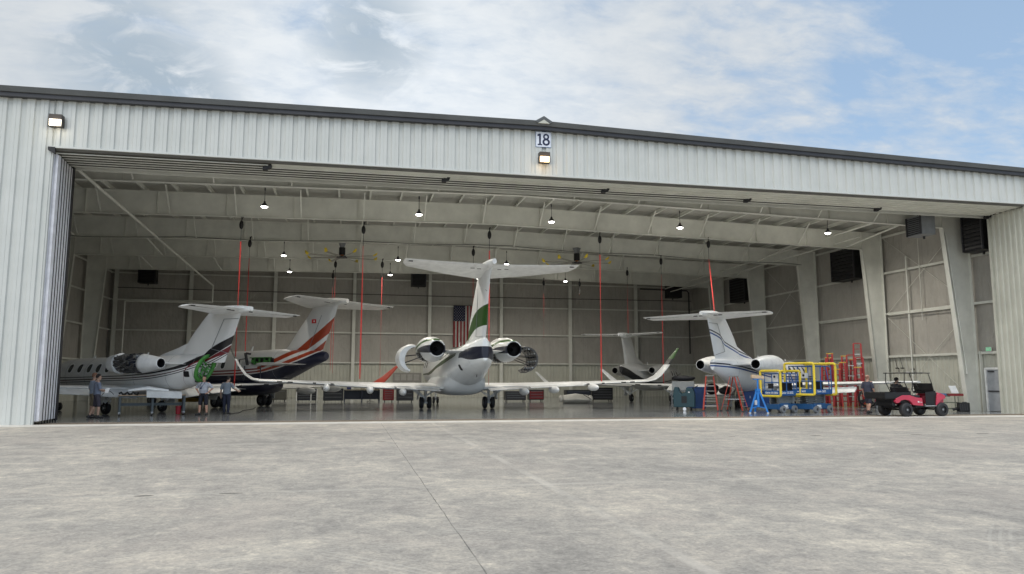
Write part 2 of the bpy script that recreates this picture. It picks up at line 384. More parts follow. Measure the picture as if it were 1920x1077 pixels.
def insul_mat(name, base, stain, roofish=False):
    m, nt, b = newmat(name); tc = node(nt, 'ShaderNodeTexCoord'); P = tc.outputs['Object']
    n = noise(nt, P, .45, 6, .65, None, .6); d = noise(nt, P, 2.2, 6, .65, (1.6, 1.6, .35), .4); cr = noise(nt, P, 3.4, 4, .5, (1, 1, .5), .5)
    c = ramp(nt, n, [(.32, tuple(x*.8 for x in base)), (.68, base)])
    c = mix(nt, ramp(nt, d, [(.5, 0.0), (.78, .5)]), c, stain)
    sp = node(nt, 'ShaderNodeSeparateXYZ'); nt.links.new(P, sp.inputs[0])
    for ax in (() if roofish else (0, 1)):     # vertical seams of the insulation blankets
        q = math_(nt, 'ABSOLUTE', math_(nt, 'WRAP', sp.outputs[ax], .82, -.82)); ln = math_(nt, 'LESS_THAN', q, .013)
        geo = node(nt, 'ShaderNodeNewGeometry'); gs = node(nt, 'ShaderNodeSeparateXYZ'); nt.links.new(geo.outputs['Normal'], gs.inputs[0])
        face = math_(nt, 'LESS_THAN', math_(nt, 'ABSOLUTE', gs.outputs[ax]), .5)
        c = mix(nt, math_(nt, 'MULTIPLY', math_(nt, 'MULTIPLY', ln, face), .35), c, tuple(x*.35 for x in base))
    nt.links.new(c, b.inputs['Base Color']); b.inputs['Roughness'].default_value = .6
    bump(nt, b, cr, .55, .12); return m
INSUL = insul_mat('dusty_wall_insulation', (.46,.44,.40), (.29,.255,.215))
g.build('roof', insul_mat('roof_insulation', (.5,.5,.46), (.4,.37,.3), True), hangar)
g = MB()      # side and back walls, insulated above, ribbed liner below the first girt
LZ = 3.05
for (x, sgn) in ((XL, -1), (XR, 1)):
    a, b_ = (x, x+sgn*.12)
    g.box((min(a,b_), .1, LZ), (max(a,b_), YB, roofz(x)-.2), 0)
    g.box((min(a,b_)+sgn*.03, .1, 0), (max(a,b_)+sgn*.03, YB, LZ), 1)
g.box((XL,YB,LZ), (XR,YB+.12,11.9), 0); g.box((XL,YB+.03,0), (XR,YB+.15,LZ), 1)
g.build('wall', [INSUL, LINER], hangar)
g = MB()
LINERW = LINER
siding(g, XL, XR, 0, LZ, YB+.02, .305, .06, .035)
siding(g, .1, YB, 0, LZ, XR+.02, .305, .06, .035, 'y')
n0 = len(g.v); siding(g, .1, YB, 0, LZ, XL-.02, .305, .06, -.035, 'y')
g.build('ribbed_liner', LINER, hangar)
g = MB()      # right jamb return, ribbed cream sheet facing the opening
siding(g, .0, 2.15, 0, 9.78, OR+.06, .305, .1, .05, 'y'); g.box((OR-.02,2.1,0), (OR+.36,2.2,9.8)); g.box((OR+.1,0.1,0), (OR+.34,2.1,9.8)); g.box((OR-.04,-.03,0), (OR+.04,.05,HD))
g.build('jamb_panel', LINER, hangar)
g = MB(); g.box((OL-.1,-.05,0), (OL+.02,.06,HD)); g.build('jamb_trim', SIDING, hangar)
# girts
g = MB()
GZ = (3.07, 5.68, 8.2, 10.45)
for z in GZ:
    g = MB(); g.box((XL,YB-.2,z-.06), (XR,YB-.002,z+.0)); g.box((XL,YB-.2,z-.12),(XR,YB-.185,z-.06)); g.build('girt', STRUCTW, hangar)
    for x, s in ((XL, 1), (XR, -1)):
        g = MB()
        if s < 0: g.box((x-.2,2.3,z-.06), (x-.002,YB,z)); g.box((x-.2,2.3,z-.13),(x-.185,YB,z-.06))
        else: g.box((x+.002,2.3,z-.06), (x+.2,YB,z)); g.box((x+.185,2.3,z-.13),(x+.2,YB,z-.06))
        g.build('girt', STRUCTW, hangar)
# back wall columns
for i, x in enumerate((-19.2,-13.35,-6.5,.2,6.85,13.4,19.95,26.45)):
    g = MB(); g.box((x-.14,YB-.42,0), (x+.14,YB-.40,11.4)); g.box((x-.01,YB-.4,0), (x+.01,YB-.02,11.4)); g.box((x-.14,YB-.22,0),(x+.14,YB-.205,11.4))
    g.build('back_column', STRUCTW, hangar)
# rigid frames: tapered columns and deep rafters
FY = (4.6, 11.4, 18.3, 25.2, 32.0)
def soffit(x):  # underside of a rafter
    k0, k1, c = -17.6, 30.85, 10.12
    if x < RX: return 9.8+(c+.06-9.8)*(x-k0)/(RX-k0)
    return c+.06-(c+.06-9.62)*(x-RX)/(k1-RX)
def web(mb, pts, y, t=.016): mb.prism([(px, y-t/2, pz) for px, pz in pts], (0, t, 0))
def frame(y):
    fr = MB(); kl, kr = -18.15+ (.25 if y < 10 else 0), 30.8 if y > 6 else 30.6
    zt = lambda x: roofz(x)-.86
    for (xw, xb, xk, s) in ((XL+.25, XL+.95, kl, 1), (XR-.25, XR-.95, kr, -1)):
        zk = soffit(xk)
        web(fr, [(xw,0),(xb,0),(xk,zk),(xk,zt(xk)),(xw,zt(xw))], y)
        fr.hexa([(xb,y-.14,0),(xb+s*.025,y-.14,0),(xb+s*.025,y+.14,0),(xb,y+.14,0)], [(xk,y-.14,zk),(xk+s*.025,y-.14,zk),(xk+s*.025,y+.14,zk),(xk,y+.14,zk)])
        fr.box((xw-.01,y-.14,0),(xw+.015,y+.14,zt(xw)))
        fr.beam((xk,y,zk),(xw,y,zt(xw)-.1), .16, .02, up=(0,1,0))      # haunch stiffener
        fr.beam((xk,y,zk),(xk,y,zt(xk)), .14, .02, up=(1,0,0))
    xs = [kl]+[kl+(kr-kl)*i/12 for i in range(1,12)]+[kr]; xs = sorted(xs+[RX])
    web(fr, [(x, soffit(x)) for x in xs]+[(x, zt(x)) for x in reversed(xs)], y)
    for a, b in zip(xs, xs[1:]):
        for f0, dz in ((soffit, 0), (zt, -.02)):
            za, zb = f0(a)+dz, f0(b)+dz
            fr.hexa([(a,y-.13,za-.012),(b,y-.13,zb-.012),(b,y+.13,zb-.012),(a,y+.13,za-.012)], [(a,y-.13,za+.012),(b,y-.13,zb+.012),(b,y+.13,zb+.012),(a,y+.13,za+.012)])
    x = kl+1.6
    while x < kr-1:                      # web stiffeners
        fr.box((x-.006,y-.11,soffit(x)+.013),(x+.006,y-.009,zt(x)-.03)); x += 3.35
    fr.build('rigid_frame', STRUCTW, hangar)
for y in FY: frame(y)
# purlins, with a diagonal brace down to each rafter's lower flange
g = MB(); x = XL+1.1; xi = 0
while x < XR-.5:
    z = roofz(x)-.61
    g = MB(); g.box((x-.01,.15,z-.2),(x+.01,YB,z)); g.box((x-.08,.15,z-.215),(x+.01,YB,z-.2)); x += 1.62; g.build('purlin', STRUCTW, hangar)
g = MB()
for fi, y in enumerate(FY):
    x = XL+4.0
    while x < XR-3:
        for s in (-1, 1):
            if fi < 4 or s < 0: g = MB(); g.beam((x,y+s*1.35,roofz(x)-.80),(x,y+s*.13,soffit(x)+.05), .06, .05); g.build('flange_brace', STRUCTW, hangar)
        x += 3.24
g = MB()      # eave struts, long roof pipes, rod bracing on the right wall
g.cyl((-10.75,2.3,9.82),(-10.85,34.0,8.95),.065,n=8); g.cyl((-10.85,34,8.95),(-10.85,34,7.6),.06,n=8); g.cyl((-10.85,34,7.6),(-17.3,34.2,7.6),.06,n=8); g.cyl((-17.3,34.2,7.6),(-17.3,34.2,2.6),.06,n=8); g.build('roof_pipe', STRUCTW, hangar)
g = MB(); g.cyl((28.4,3.2,10.35),(28.4,36,9.95),.055,n=8); g.build('roof_pipe', STRUCTW, hangar); g = MB(); g.cyl((28.95,9.0,9.9),(28.95,36,9.7),.045,n=8)
for (x, y0, y1, z) in ((-14.6,6.5,11.0,9.75),(-15.8,13,17.8,9.85),(-12.6,19.0,24.7,9.9),(-14.8,26.5,31.5,9.9),(-9.9,27,31.6,9.9),(29.6,5.2,11.1,9.7),(29.7,19,24.9,9.75),(27.6,12,18,9.8)):
    g.build('roof_pipe', STRUCTW, hangar); g = MB(); g.cyl((x,y0,z+.55),(x,y1,z),.055,n=8)
g.build('roof_pipe', STRUCTW, hangar)
g = MB()
for (y0, y1) in ((4.75,11.25),(18.45,25.05)):
    for (za, zb) in ((.3,5.4),(5.6,10.3)):
        g = MB(); g.cyl((XR-.12,y0,za),(XR-.12,y1,zb),.014,n=6); g.build('bracing_rod', STRUCTW, hangar); g = MB(); g.cyl((XR-.14,y0,zb),(XR-.14,y1,za),.014,n=6); g.build('bracing_rod', STRUCTW, hangar)
g = MB()      # conduits and downpipes on the right wall
g.cyl((XR-.26,9.25,0),(XR-.26,9.25,8.9),.05,n=8); g.cyl((XR-.26,8.2,5.0),(XR-.26,8.2,10.6),.02,n=6); g.cyl((XR-.3,10.9,5.52),(XR-.3,5.5,5.5),.04,n=8); g.cyl((XR-.3,17.9,5.5),(XR-.3,12.5,5.5),.035,n=8)
g.cyl((30.75,4.5,9.35),(31.45,4.5,2.2),.035,n=6); g.cyl((31.45,4.5,2.2),(31.45,4.5,1.9),.06,n=8)
g.cyl((XR-.24,4.9,9.9),(XR-.24,4.9,.4),.02,n=6)
g.build('wall_conduit', STRUCTW, hangar)
# drooping cable along the rafters
g = MB(); CAB = mat('black_cable', (.02,.02,.02), .6)
for y, z0 in ((18.13, 10.2),):
    pts = []; 
    for i in range(121):
        x = -17+ i*.4; pts.append((x, y, soffit(x)+.10-.13*abs(math.sin(x*.32))))
    g.tube(pts, .015, 6)
g.tube([(-19,38.2,9.1),(-5,38.2,9.02),(10,38.2,8.99),(32,38.2,9.1)], .03, 6)
g.tube([(26.5,37.4,10.05),(31.2,37.4,10.0),(31.4,37.4,9.8),(31.4,37.4,4.0)], .07, 8)
g.build('cable', CAB, hangar)
# ---- door tracks over the opening
TW = .34
TRACKD = mat('grimy_shaded_track', (.10,.095,.08), .7, 0, .4, 3)  # dark tone paints in the shade between tracks along with the grime
STOPX = (-3.3, 3.65, 10.6, 17.5, 24.5, 31.0)
g = MB()
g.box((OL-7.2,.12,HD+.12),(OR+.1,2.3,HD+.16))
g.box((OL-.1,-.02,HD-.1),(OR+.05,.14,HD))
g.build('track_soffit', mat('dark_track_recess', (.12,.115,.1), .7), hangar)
for i in range(6):
    g = MB(); y = .16+i*TW
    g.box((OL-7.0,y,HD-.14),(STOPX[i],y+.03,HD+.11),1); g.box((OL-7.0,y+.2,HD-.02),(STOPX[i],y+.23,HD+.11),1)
    g.box((OL-7.0,y-.03,HD-.165),(STOPX[i],y+.07,HD-.141))
    if STOPX[i] < OR-.3: g.box((STOPX[i]+.12,y-.02,HD-.09),(OR,y+TW-.03,HD-.06)); g.box((STOPX[i]+.12,y+TW-.05,HD-.14),(OR,y+TW-.03,HD-.09))
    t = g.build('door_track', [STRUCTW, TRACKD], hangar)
    s = MB(); s.cyl((STOPX[i],y+.02,HD-.14),(STOPX[i],y+.24,HD-.14),.13,n=14); s.box((STOPX[i]-.2,y+.05,HD-.31),(STOPX[i]-.02,y+.2,HD-.20)); s.build('end_stop', BLACK, t)
g = MB(); g.box((OL-.1,.2+6*TW,HD-.22),(OR+.4,.26+6*TW,HD+.35)); g.build('track_beam', STRUCTW, hangar)
# floor rails
g = MB()
for i in range(6):
    y = .25+i*.16; g = MB(); g.box((OL-7,y,0.0),(OR,y+.02,.003)); g.build('floor_rail', mat('rusty_rail', (.11,.09,.075), .6, .4), hangar)
# stacked leaves at the left
LEAF = mat('door_edge_white', (.8,.8,.84), .4)
for i in range(6):
    g = MB(); y = .13+i*TW; x1 = OL+.12-(.03*i)
    siding(g, x1-7.0, x1-.1, .12, HD-.2, y+.02, .457, .19, .03)
    g.box((x1-7.0,y+.03,.1),(x1-.04,y+.2,HD-.18))
    g.box((x1-.06,y+.0,.12),(x1+.02,y+.282,HD-.22))
    leaf = g.build('door_leaf', LEAF, hangar)
    s = MB(); s.box((x1+.0,y+.285,.0),(x1+.032,y+.335,HD-.2)); s.build('rubber_seal', BLACK, leaf)
    if i == 5:
        s = MB(); s.box((x1-.05,y+.22,.05),(x1+.05,y+.42,HD-.15)); s.build('rubber_seal', BLACK, leaf)
    if i in (0, 5):
        s = MB(); s.box((x1+.025,y+.1,1.15),(x1+.04,y+.115,5.5)); s.build('pull_bar', WHITE, leaf)
s = MB(); s.prism([(OL-.14,-.13,HD+.0),(OL+.1,-.13,HD+.0),(OL+.1,-.13,HD-.26),(OL-.14,-.13,HD-.12)], (0,.1,0)); s.build('corner_bracket', BLACK, hangar)
# ---- personnel door in the right wall
DG = mat('grey_door_paint', (.36,.38,.41), .45)
dr = MB(); dr.box((XR-.14,3.1,0.02),(XR-.06,4.05,2.12)); dr = dr.build('side_door', DG, hangar)
s = MB(); s.box((XR-.2,2.98,0),(XR-.04,3.09,2.22)); s.box((XR-.2,4.06,0),(XR-.04,4.17,2.22)); s.box((XR-.2,3.09,2.13),(XR-.04,4.06,2.24)); s.build('door_frame', WHITE, dr)
s = MB(); s.box((XR-.2,3.14,1.0),(XR-.14,4.0,1.06)); s.box((XR-.2,3.6,2.0),(XR-.14,3.95,2.06)); s.build('push_bar', DARK, dr)
g = MB(); g.box((XR-.24,2.85,0),(XR-.1,2.93,3.1)); g.box((XR-.24,4.3,0),(XR-.1,4.38,3.1)); g.build('door_jamb', STRUCTW, hangar)
# ================================================================ aircraft
def catmull(st, sub=4):
    out = []
    for i in range(len(st)-1):
        p0, p1, p2, p3 = st[max(i-1,0)], st[i], st[i+1], st[min(i+2, len(st)-1)]
        for k in range(sub):
            t = k/sub; out.append(tuple(.5*((2*b)+(-a+c)*t+(2*a-5*b+4*c-d)*t*t+(-a+3*b-3*c+d)*t**3) for a, b, c, d in zip(p0, p1, p2, p3)))
            if out[-1][0] > p1[0] and False: pass
    out.append(tuple(st[-1])); return out
class Body:
    """fuselage stations (y, zc, w, hup, hdn), nose first"""
    def __init__(s, st, sub=4, n=40): s.st = catmull(st, sub); s.n = n
    def at(s, y):
        for a, b in zip(s.st, s.st[1:]):
            if (a[0]-y)*(b[0]-y) <= 0 and a[0] != b[0]:
                t = (y-a[0])/(b[0]-a[0]); return [p+(q-p)*t for p, q in zip(a, b)]
        return s.st[-1]
    def x(s, y, z):
        _, zc, w, hu, hd = s.at(y); h = hu if z > zc else hd
        return w*math.sqrt(max(0, 1-((z-zc)/h)**2))
    def ring(s, e):
        y, zc, w, hu, hd = e; r = []
        for i in range(s.n):
            t = 2*PI*i/s.n; sn = math.sin(t); r.append((w*math.cos(t), y, zc+(hu if sn > 0 else hd)*sn))
        return r
    def mesh(s, mb, m=0, shear=None, y0=None):
        rings = [s.ring(e) for e in s.st if y0 is None or e[0] >= y0]
        if shear:
            last = s.ring(s.at(y0)); rings.append([(x, y+shear*(z-s.at(y0)[1]), z) for x, y, z in last])
            for r in rings[-4:-1]:
                for i, p in enumerate(r):
                    lim = y0+shear*(p[2]-s.at(y0)[1])+.02
                    if p[1] < lim: r[i] = (p[0], lim, p[2])
        mb.loft(rings, m); return mb

def wing(mb, secs, m=0, n=9):
    """secs: (LE point, TE point, thickness vector); closed airfoil rings lofted in order"""
    rings = []
    prof = [(0,0),(.02,.35),(.1,.8),(.28,1),(.5,.88),(.75,.45),(1,.04)]
    for LE, TE, th in secs:
        LE, TE, th = Vector(LE), Vector(TE), Vector(th); c = TE-LE
        top = [LE+c*a+th*(b*.55) for a, b in prof]; bot = [LE+c*a-th*(b*.45) for a, b in reversed(prof[1:])]
        rings.append(top+bot)
    return mb.loft(rings, m)
def mir(secs, s): return [tuple((v[0]*s, v[1], v[2]) for v in q) for q in secs]

def oval_window(b, y, z, ry, rz, s, mb, off=.006, m=0, n=16, power=2.6):
    vs = [];
    for i in range(n):
        t = 2*PI*i/n; c, q = math.cos(t), math.sin(t)
        yy = y+ry*math.copysign(abs(c)**(2/power), c); z_ = z+rz*math.copysign(abs(q)**(2/power), q)
        vs.append((s*(b.x(yy, z_)+off), yy, z_))
    vs.append((s*(b.x(y, z)+off+.002), y, z)); mb.add(vs, [(i, (i+1) % n, n) for i in range(n)], m)

def wheel(parent, x, y, r, wd, nm='wheel', zc=None):
    zc = zc or r
    g = MB(); g.v = []
    prof = [(-wd/2, r*.55), (-wd/2, r*.86), (-wd*.36, r*.97), (0, r), (wd*.36, r*.97), (wd/2, r*.86), (wd/2, r*.55)]
    n = 24; rings = []
    for dx, rr in prof: rings.append([(x+dx, y+rr*math.cos(2*PI*j/n), zc+rr*math.sin(2*PI*j/n)) for j in range(n)])
    g.loft(rings, 0, caps=False); tyre = g.build('tyre', BLACK, parent)
    g = MB()
    for sgn in (-1, 1):
        g.cyl((x+sgn*wd*.1,y,zc),(x+sgn*wd*.42,y,zc), r*.56, r*.5, n=20, m=0); g.cyl((x+sgn*wd*.42,y,zc),(x+sgn*wd*.52,y,zc), r*.2, r*.16, n=10)
        for k in range(5):
            a = 2*PI*k/5; g.box((x+sgn*wd*.42-.006, y+r*.36*math.cos(a)-.03, zc+r*.36*math.sin(a)-.03),(x+sgn*wd*.42+.008, y+r*.36*math.cos(a)+.03, zc+r*.36*math.sin(a)+.03), 1)
    g.build('rim', [GREY, DARK], tyre); return tyre

SOOT = mat('exhaust_black', (.006,.006,.007), .5)
LIP = mat('polished_lip', (.75,.76,.78), .18, 1)
GLASS = mat('cabin_window', (.045,.05,.05), .12, 0, .3, 8)
GREEN = mat('zinc_green_primer', (.07,.27,.05), .55, 0, .35, 9)
GREEND = mat('green_primer_dark', (.045,.17,.04), .55, 0, .35, 9)
CORE = mat('engine_casing', (.10,.098,.095), .45, .3, .7, 14)
CORE2 = mat('dark_engine_casing', (.035,.045,.08), .35, .5, .4, 8)
FLAPG = mat('flap_paint', (.62,.63,.62), .4)

def pipes(mb, c, r, y0, y1, count, seed, m=0, a0=0, a1=2*PI, rad=.018):
    rnd = random.Random(seed)
    for i in range(count):
        a = rnd.uniform(a0, a1); y = rnd.uniform(y0, y1); pts = []
        L = rnd.uniform(.15, .8)*(y1-y0); bend = rnd.uniform(-.9, .9)
        for k in range(6):
            t = k/5; aa = a+bend*t*t; yy = max(min(y+L*(t-.5), y1), y0); rr = r+rad*(1+1.5*math.sin(PI*t)); pts.append((c[0]+rr*math.cos(aa), c[1]+yy, c[2]+rr*math.sin(aa)))
        mb.tube(pts, rad*rnd.uniform(.5, 1.1), 6, m)
    for i in range(count//2):
        a = rnd.uniform(a0, a1); y = rnd.uniform(y0+.05, y1-.1); q = (c[0]+(r+.02)*math.cos(a), c[1]+y, c[2]+(r+.02)*math.sin(a)); d = rnd.uniform(.03, .075)
        mb.box((q[0]-d,q[1]-d*1.4,q[2]-d),(q[0]+d,q[1]+d*1.4,q[2]+d), m)

def engine(root, paint, s, x, z, y_in, y_out, rmax, rlip, rnoz, style='closed', seed=1):
    """nacelle on side s (+1 starboard); styles: closed, core (middle cowls off), doors (lower half open)"""
    c = (s*x, 0, z); Ln = y_in-y_out
    e = MB(); mid0, mid1 = y_in-.19*Ln, y_in-.66*Ln
    def rad(t): # t 0..1 lip to nozzle
        return rlip+(rmax-rlip)*min(1, math.sin(min(t/.3,1)*PI/2)) if t < .3 else rnoz*1.12+(rmax-rnoz*1.12)*math.cos((t-.3)/.7*PI/2)**.85
    P = [(y_in-Ln*t, rad(t)) for t in [i/20 for i in range(21)]]
    lip = [(y_in-.35, rlip*.72), (y_in-.1, rlip*.86), (y_in-.0, rlip*.95), (y_in+.02, rlip), (y_in-.03, rlip*1.04)]
    if style == 'closed': e.lathe_y(c, lip+P[1:])
    elif style == 'core':
        e.lathe_y(c, lip+[p for p in P[1:] if p[0] > mid0]+[(mid0, rmax*.98), (mid0, rmax*.8)])
        e2 = MB(); e2.lathe_y(c, [(mid1, rmax*.72), (mid1, rad((y_in-mid1)/Ln))]+[p for p in P if p[0] < mid1-.02]); e2.build('rear_cowl', paint, root)
    else:
        e.lathe_y(c, lip+[p for p in P[1:] if p[0] > mid0+.05]); e.lathe_y(c, [p for p in P if p[0] < mid1+.55*Ln*.2])
        a0, a1 = (R(-12), R(192))
        e.lathe_y(c, [p for p in P if mid1-.02 < p[0] < mid0+.15], a0=a0, a1=a1)
    nac = e.build('engine_nacelle', paint, root)
    q = MB(); q.lathe_y(c, [(y_out+.6, .02), (y_out+.6, rnoz*.35), (y_out+.4, rnoz*.3), (y_out+.25, .02)], m=0)
    q.lathe_y(c, [(y_out+.6, .01), (y_out+.6, rnoz*.98), (y_out-.01, rnoz)], m=0); q.lathe_y(c, [(y_out-.01, rnoz), (y_out-.012, rnoz*1.12), (y_out+.02, rnoz*1.14)], m=2)
    q.build('exhaust_nozzle', [SOOT, CORE, paint], nac); q = MB(); q.lathe_y(c, [(y_in-.34, .01), (y_in-.34, rlip*.74)], m=0); q.lathe_y(c, [(y_in-.1, .01), (y_in-.33, rlip*.2)], m=0)
    q.build('engine_inlet', [SOOT, CORE, paint], nac)
    if style != 'closed':
        k = MB(); yy0, yy1 = mid1, mid0+.02
        k.lathe_y(c, [(yy1, rmax*.8), (yy1-.25*(yy1-yy0), rmax*.84), (yy1-.27*(yy1-yy0), rmax*.7), (yy1-.5*(yy1-yy0), rmax*.74)], n=24, m=0)
        k.lathe_y(c, [(yy1-.5*(yy1-yy0), rmax*.76), (yy1-.52*(yy1-yy0), rmax*.82), (yy0, rmax*.8)], n=24, m=1)
        pipes(k, c, rmax*.8, yy0, yy1, 46, seed, 2, rad=.02); pipes(k, c, rmax*.78, yy0, yy1, 22, seed+5, 3, rad=.016)
        k.build('engine_core', [CORE, CORE2, CORE, ALU], nac)
    return nac

def aircraft(name, label, loc, psi, P, zoff=0):
    root = thing(name, label, 'airplane', (loc[0], loc[1], zoff), psi, 'business jets parked in the hangar')
    B = Body(P['body']); paint = P['paint']
    g = MB(); B.mesh(g, 0, P.get('shear'), P.get('cut'))
    if P.get('belly'):
        st = catmull(P['belly'], 4); rings = []
        for y, zc, w, hu, hd in st:
            r = []
            for i in range(32):
                t = 2*PI*i/32; c, q = math.cos(t), math.sin(t); r.append((w*math.copysign(abs(c)**.75, c), y, zc+(hu if q > 0 else hd)*math.copysign(abs(q)**.75, q)))
            rings.append(r)
        g.loft(rings, 0)
    fus = g.build('fuselage', paint, root)
    # panel seams as thin rings sunk in paint: a couple of barrel joints
    g = MB()
    for y in P.get('seams', ()):
        g = MB()
        g.loft([[(x*1.003, y+.008, (z-B.at(y)[1])*1.003+B.at(y)[1]) for x, _, z in B.ring(B.at(y))], [(x*1.003, y-.008, (z-B.at(y)[1])*1.003+B.at(y)[1]) for x, _, z in B.ring(B.at(y))]], 0, caps=False); g.build('barrel_joint', GREY, fus)
    for sgn in (-1, 1):
        for (y, z, ry, rz) in P['windows']:
            g = MB(); oval_window(B, y, z, ry, rz, sgn, g, .008); g2 = MB(); oval_window(B, y, z, ry+.035, rz+.035, sgn, g2, .004)
            wdw = g2.build('window', WHITE if P.get('frames', 1) else GREY, root); g.build('pane', GLASS, wdw)
    g = MB()
    for (y, z, ry, rz, sgn) in P.get('hatches', ()): oval_window(B, y, z, ry, rz, sgn, g, .007, power=6)
    if P.get('hatches'): g.build('access_hatch', SOOT, root)
    # fin
    g = MB(); wing(g, [((0,l,z),(0,t,z),(th,0,0)) for z, l, t, th in P['fin']])
    g.build('tail_fin', P.get('finpaint', paint), root)
    g = MB()
    for poly in P.get('rudderlines', ()):
        for a, b in zip(poly, poly[1:]):
            for s_ in (-1, 1): g.beam((s_*(a[2]),a[0],a[1]),(s_*(b[2]),b[0],b[1]), .012, .02)
    if P.get('rudderlines'): g.build('rudder_seam', GREY, root)
    if P.get('dorsal'):
        g = MB(); wing(g, [((0,l,z),(0,t,z),(th,0,0)) for z, l, t, th in P['dorsal']]); g.build('dorsal_fin', P.get('finpaint', paint), root)
    # bullet + stabiliser
    y0, y1, zb, rb = P['bullet']; g = MB(); n = 12; rings = []
    for k in range(n+1):
        t = k/n; rr = rb*math.sin(PI*min(1, max(.04, t*.97+.03)))**.6 if t < .5 else rb*(1-.5*((t-.5)/.5)**2)
        rings.append([(rr*math.cos(2*PI*j/14), y0+(y1-y0)*t, zb+rr*1.25*math.sin(2*PI*j/14)) for j in range(14)])
    g.loft(rings); g.build('tail_bullet', P.get('bulpaint', paint), root)
    for sgn in (-1, 1):
        g = MB(); wing(g, mir(P['stab'], sgn)); st = g.build('stabilizer', P.get('stabpaint', WHITE), root)
        (LE0, TE0, _), (LE1, TE1, _) = P['stab'][0], P['stab'][-1]
        g = MB()
        h0 = Vector(LE0).lerp(Vector(TE0), .68); h1 = Vector(LE1).lerp(Vector(TE1), .6); h0.x *= sgn; h1.x *= sgn
        g.beam(h0+Vector((sgn*.2,0,-.012)), h1+Vector((-sgn*.1,0,-.006)), .02, .05)
        for t in (.12, .2, .93): q = h0.lerp(h1, t)+Vector((0,-.14,0)); g.box((q.x-.09,q.y-.03,q.z-.05),(q.x+.09,q.y+.03,q.z-.012))
        g.build('elevator_hinge', SOOT, st)
        span = P.get('wing_star', P['wing']) if sgn > 0 else P.get('wing_port', P['wing'])
        g = MB(); wing(g, mir(span, sgn)); wg = g.build('wing', P.get('wingpaint', WHITE), root)
        wl = P.get('winglet')
        if wl and not (sgn < 0 and 'wing_port' in P) and not (sgn > 0 and 'wing_star' in P):
            g = MB(); wing(g, mir(wl, sgn)); g.build('winglet', P.get('wletport', P.get('wletpaint', WHITE)) if sgn < 0 else P.get('wletpaint', WHITE), root)
        for (a, b, c_, d) in P.get('flaps', ()):
            g = MB(); A_, B_, C_, D_ = [Vector((v[0]*sgn, v[1], v[2])) for v in (a, b, c_, d)]
            if P.get('thin'): pass
            nrm = (B_-A_).cross(D_-A_).normalized()*.05
            g.hexa([A_-nrm, B_-nrm, C_-nrm*.3, D_-nrm*.3], [A_+nrm, B_+nrm, C_+nrm*.3, D_+nrm*.3]); g.build('flap', FLAPG, root)
        for (x, y, z, l, r) in P.get('fairings', ()):
            g = MB(); g.ell((sgn*x, y, z), (r, l, r*1.15), 14, 10); 
            g.build('flap_fairing', P.get('wingpaint', WHITE), root)
        g = MB()      # aileron/flap seams and little vents on the wing's rear face
        for (xa, xb) in P.get('wvents', ()):
            LEa, TEa = Vector(span[0][0]), Vector(span[0][1]); LEb, TEb = Vector(span[-1][0]), Vector(span[-1][1])
            ta, tb = (xa-TEa.x)/(TEb.x-TEa.x), (xb-TEa.x)/(TEb.x-TEa.x); p = TEa.lerp(TEb, ta); q = TEa.lerp(TEb, tb); p.x *= sgn; q.x *= sgn
            g.beam(p+Vector((0,.0,-.0)), q+Vector((0,.0,-.0)), .05, .06)
        if P.get('wvents'): g.build('wing_seam', SOOT, wg)
        E_ = P['eng']; stl = E_['style'][0 if sgn < 0 else 1]
        if stl != 'none':
            engine(root, E_.get('paint', paint), sgn, E_['x'], E_['z'], E_['yi'], E_['yo'], E_['rm'], E_['rl'], E_['rn'], stl, 3+sgn)
        # pylon
        pz = E_['z']+E_.get('pdz', 0); xi = B.x(E_['yo']+.4, min(pz, B.at(E_['yo']+.4)[1]+.4))-.12; xo = E_['x']-E_['rm']*.8
        ym = (E_['yi']+E_['yo'])/2; g = MB()
        wing(g, [((sgn*xi, ym+.7, pz-.03), (sgn*xi, E_['yo']-.55*E_.get('py', 1), pz-.03), (0,0,.2)), ((sgn*xo, ym+.6, pz), (sgn*xo, E_['yo']+.0*E_.get('py', 1), pz), (0,0,.16))])
        g.build('engine_pylon', E_.get('ppaint', WHITE), root)
    # gear
    G = P['gear']
    for sgn in (-1, 1):
        g = MB(); gx = sgn*G['a']
        g.cyl((gx,0,G['r']),(gx,.05,G['top']),.075,n=10); g.cyl((gx,0,G['r']),(gx,.03,G['r']+.45),.05,n=10,m=1); g.beam((gx,-.02,G['r']+.35),(gx-sgn*.75,.1,G['top']+.05), .08, m=0)
        g.beam((gx+sgn*.05,-.1,G['r']+.25),(gx+sgn*.75,-.1,G['top']+.02), .03, .16); g.beam((gx,-.05,G['r']+.1),(gx,-.3,G['r']+.3), .06); g.beam((gx,-.3,G['r']+.3),(gx,-.05,G['r']+.55), .06)
        g.cyl((gx-G['tw']*.6,0,G['r']),(gx+G['tw']*.6,0,G['r']),.05,n=8)
        leg = g.build('landing_gear', [WHITE, STEEL], root)
        for dx in G['dx']: wheel(leg, gx+dx, 0, G['r'], G['tw'])
        g = MB(); g.prism([(gx+sgn*.32,.5,G['top']+.02),(gx+sgn*.32,-.5,G['top']+.02),(gx+sgn*.42,-.35,G['top']-.6),(gx+sgn*.42,.35,G['top']-.6)], (sgn*.02,0,0)); g.build('gear_door', WHITE, root)
    g = MB(); ny = G['nose']; g.cyl((0,ny,G['r']*.7),(0,ny,1.2),.06,n=10); nl = g.build('nose_gear', WHITE, root)
    for dx in (-.13, .13): wheel(nl, dx, ny, G['r']*.72, .12)
    for (y, z, h, lean) in P.get('aerials', ()): g = MB(); g.hexa([(-.012,y+.09,z),(.012,y+.09,z),(.012,y-.09,z),(-.012,y-.09,z)], [(-.008,y+.02-lean,z+h),(.008,y+.02-lean,z+h),(.008,y-.06-lean,z+h),(-.008,y-.06-lean,z+h)]); g.build('aerial', WHITE, root)
    return root, B

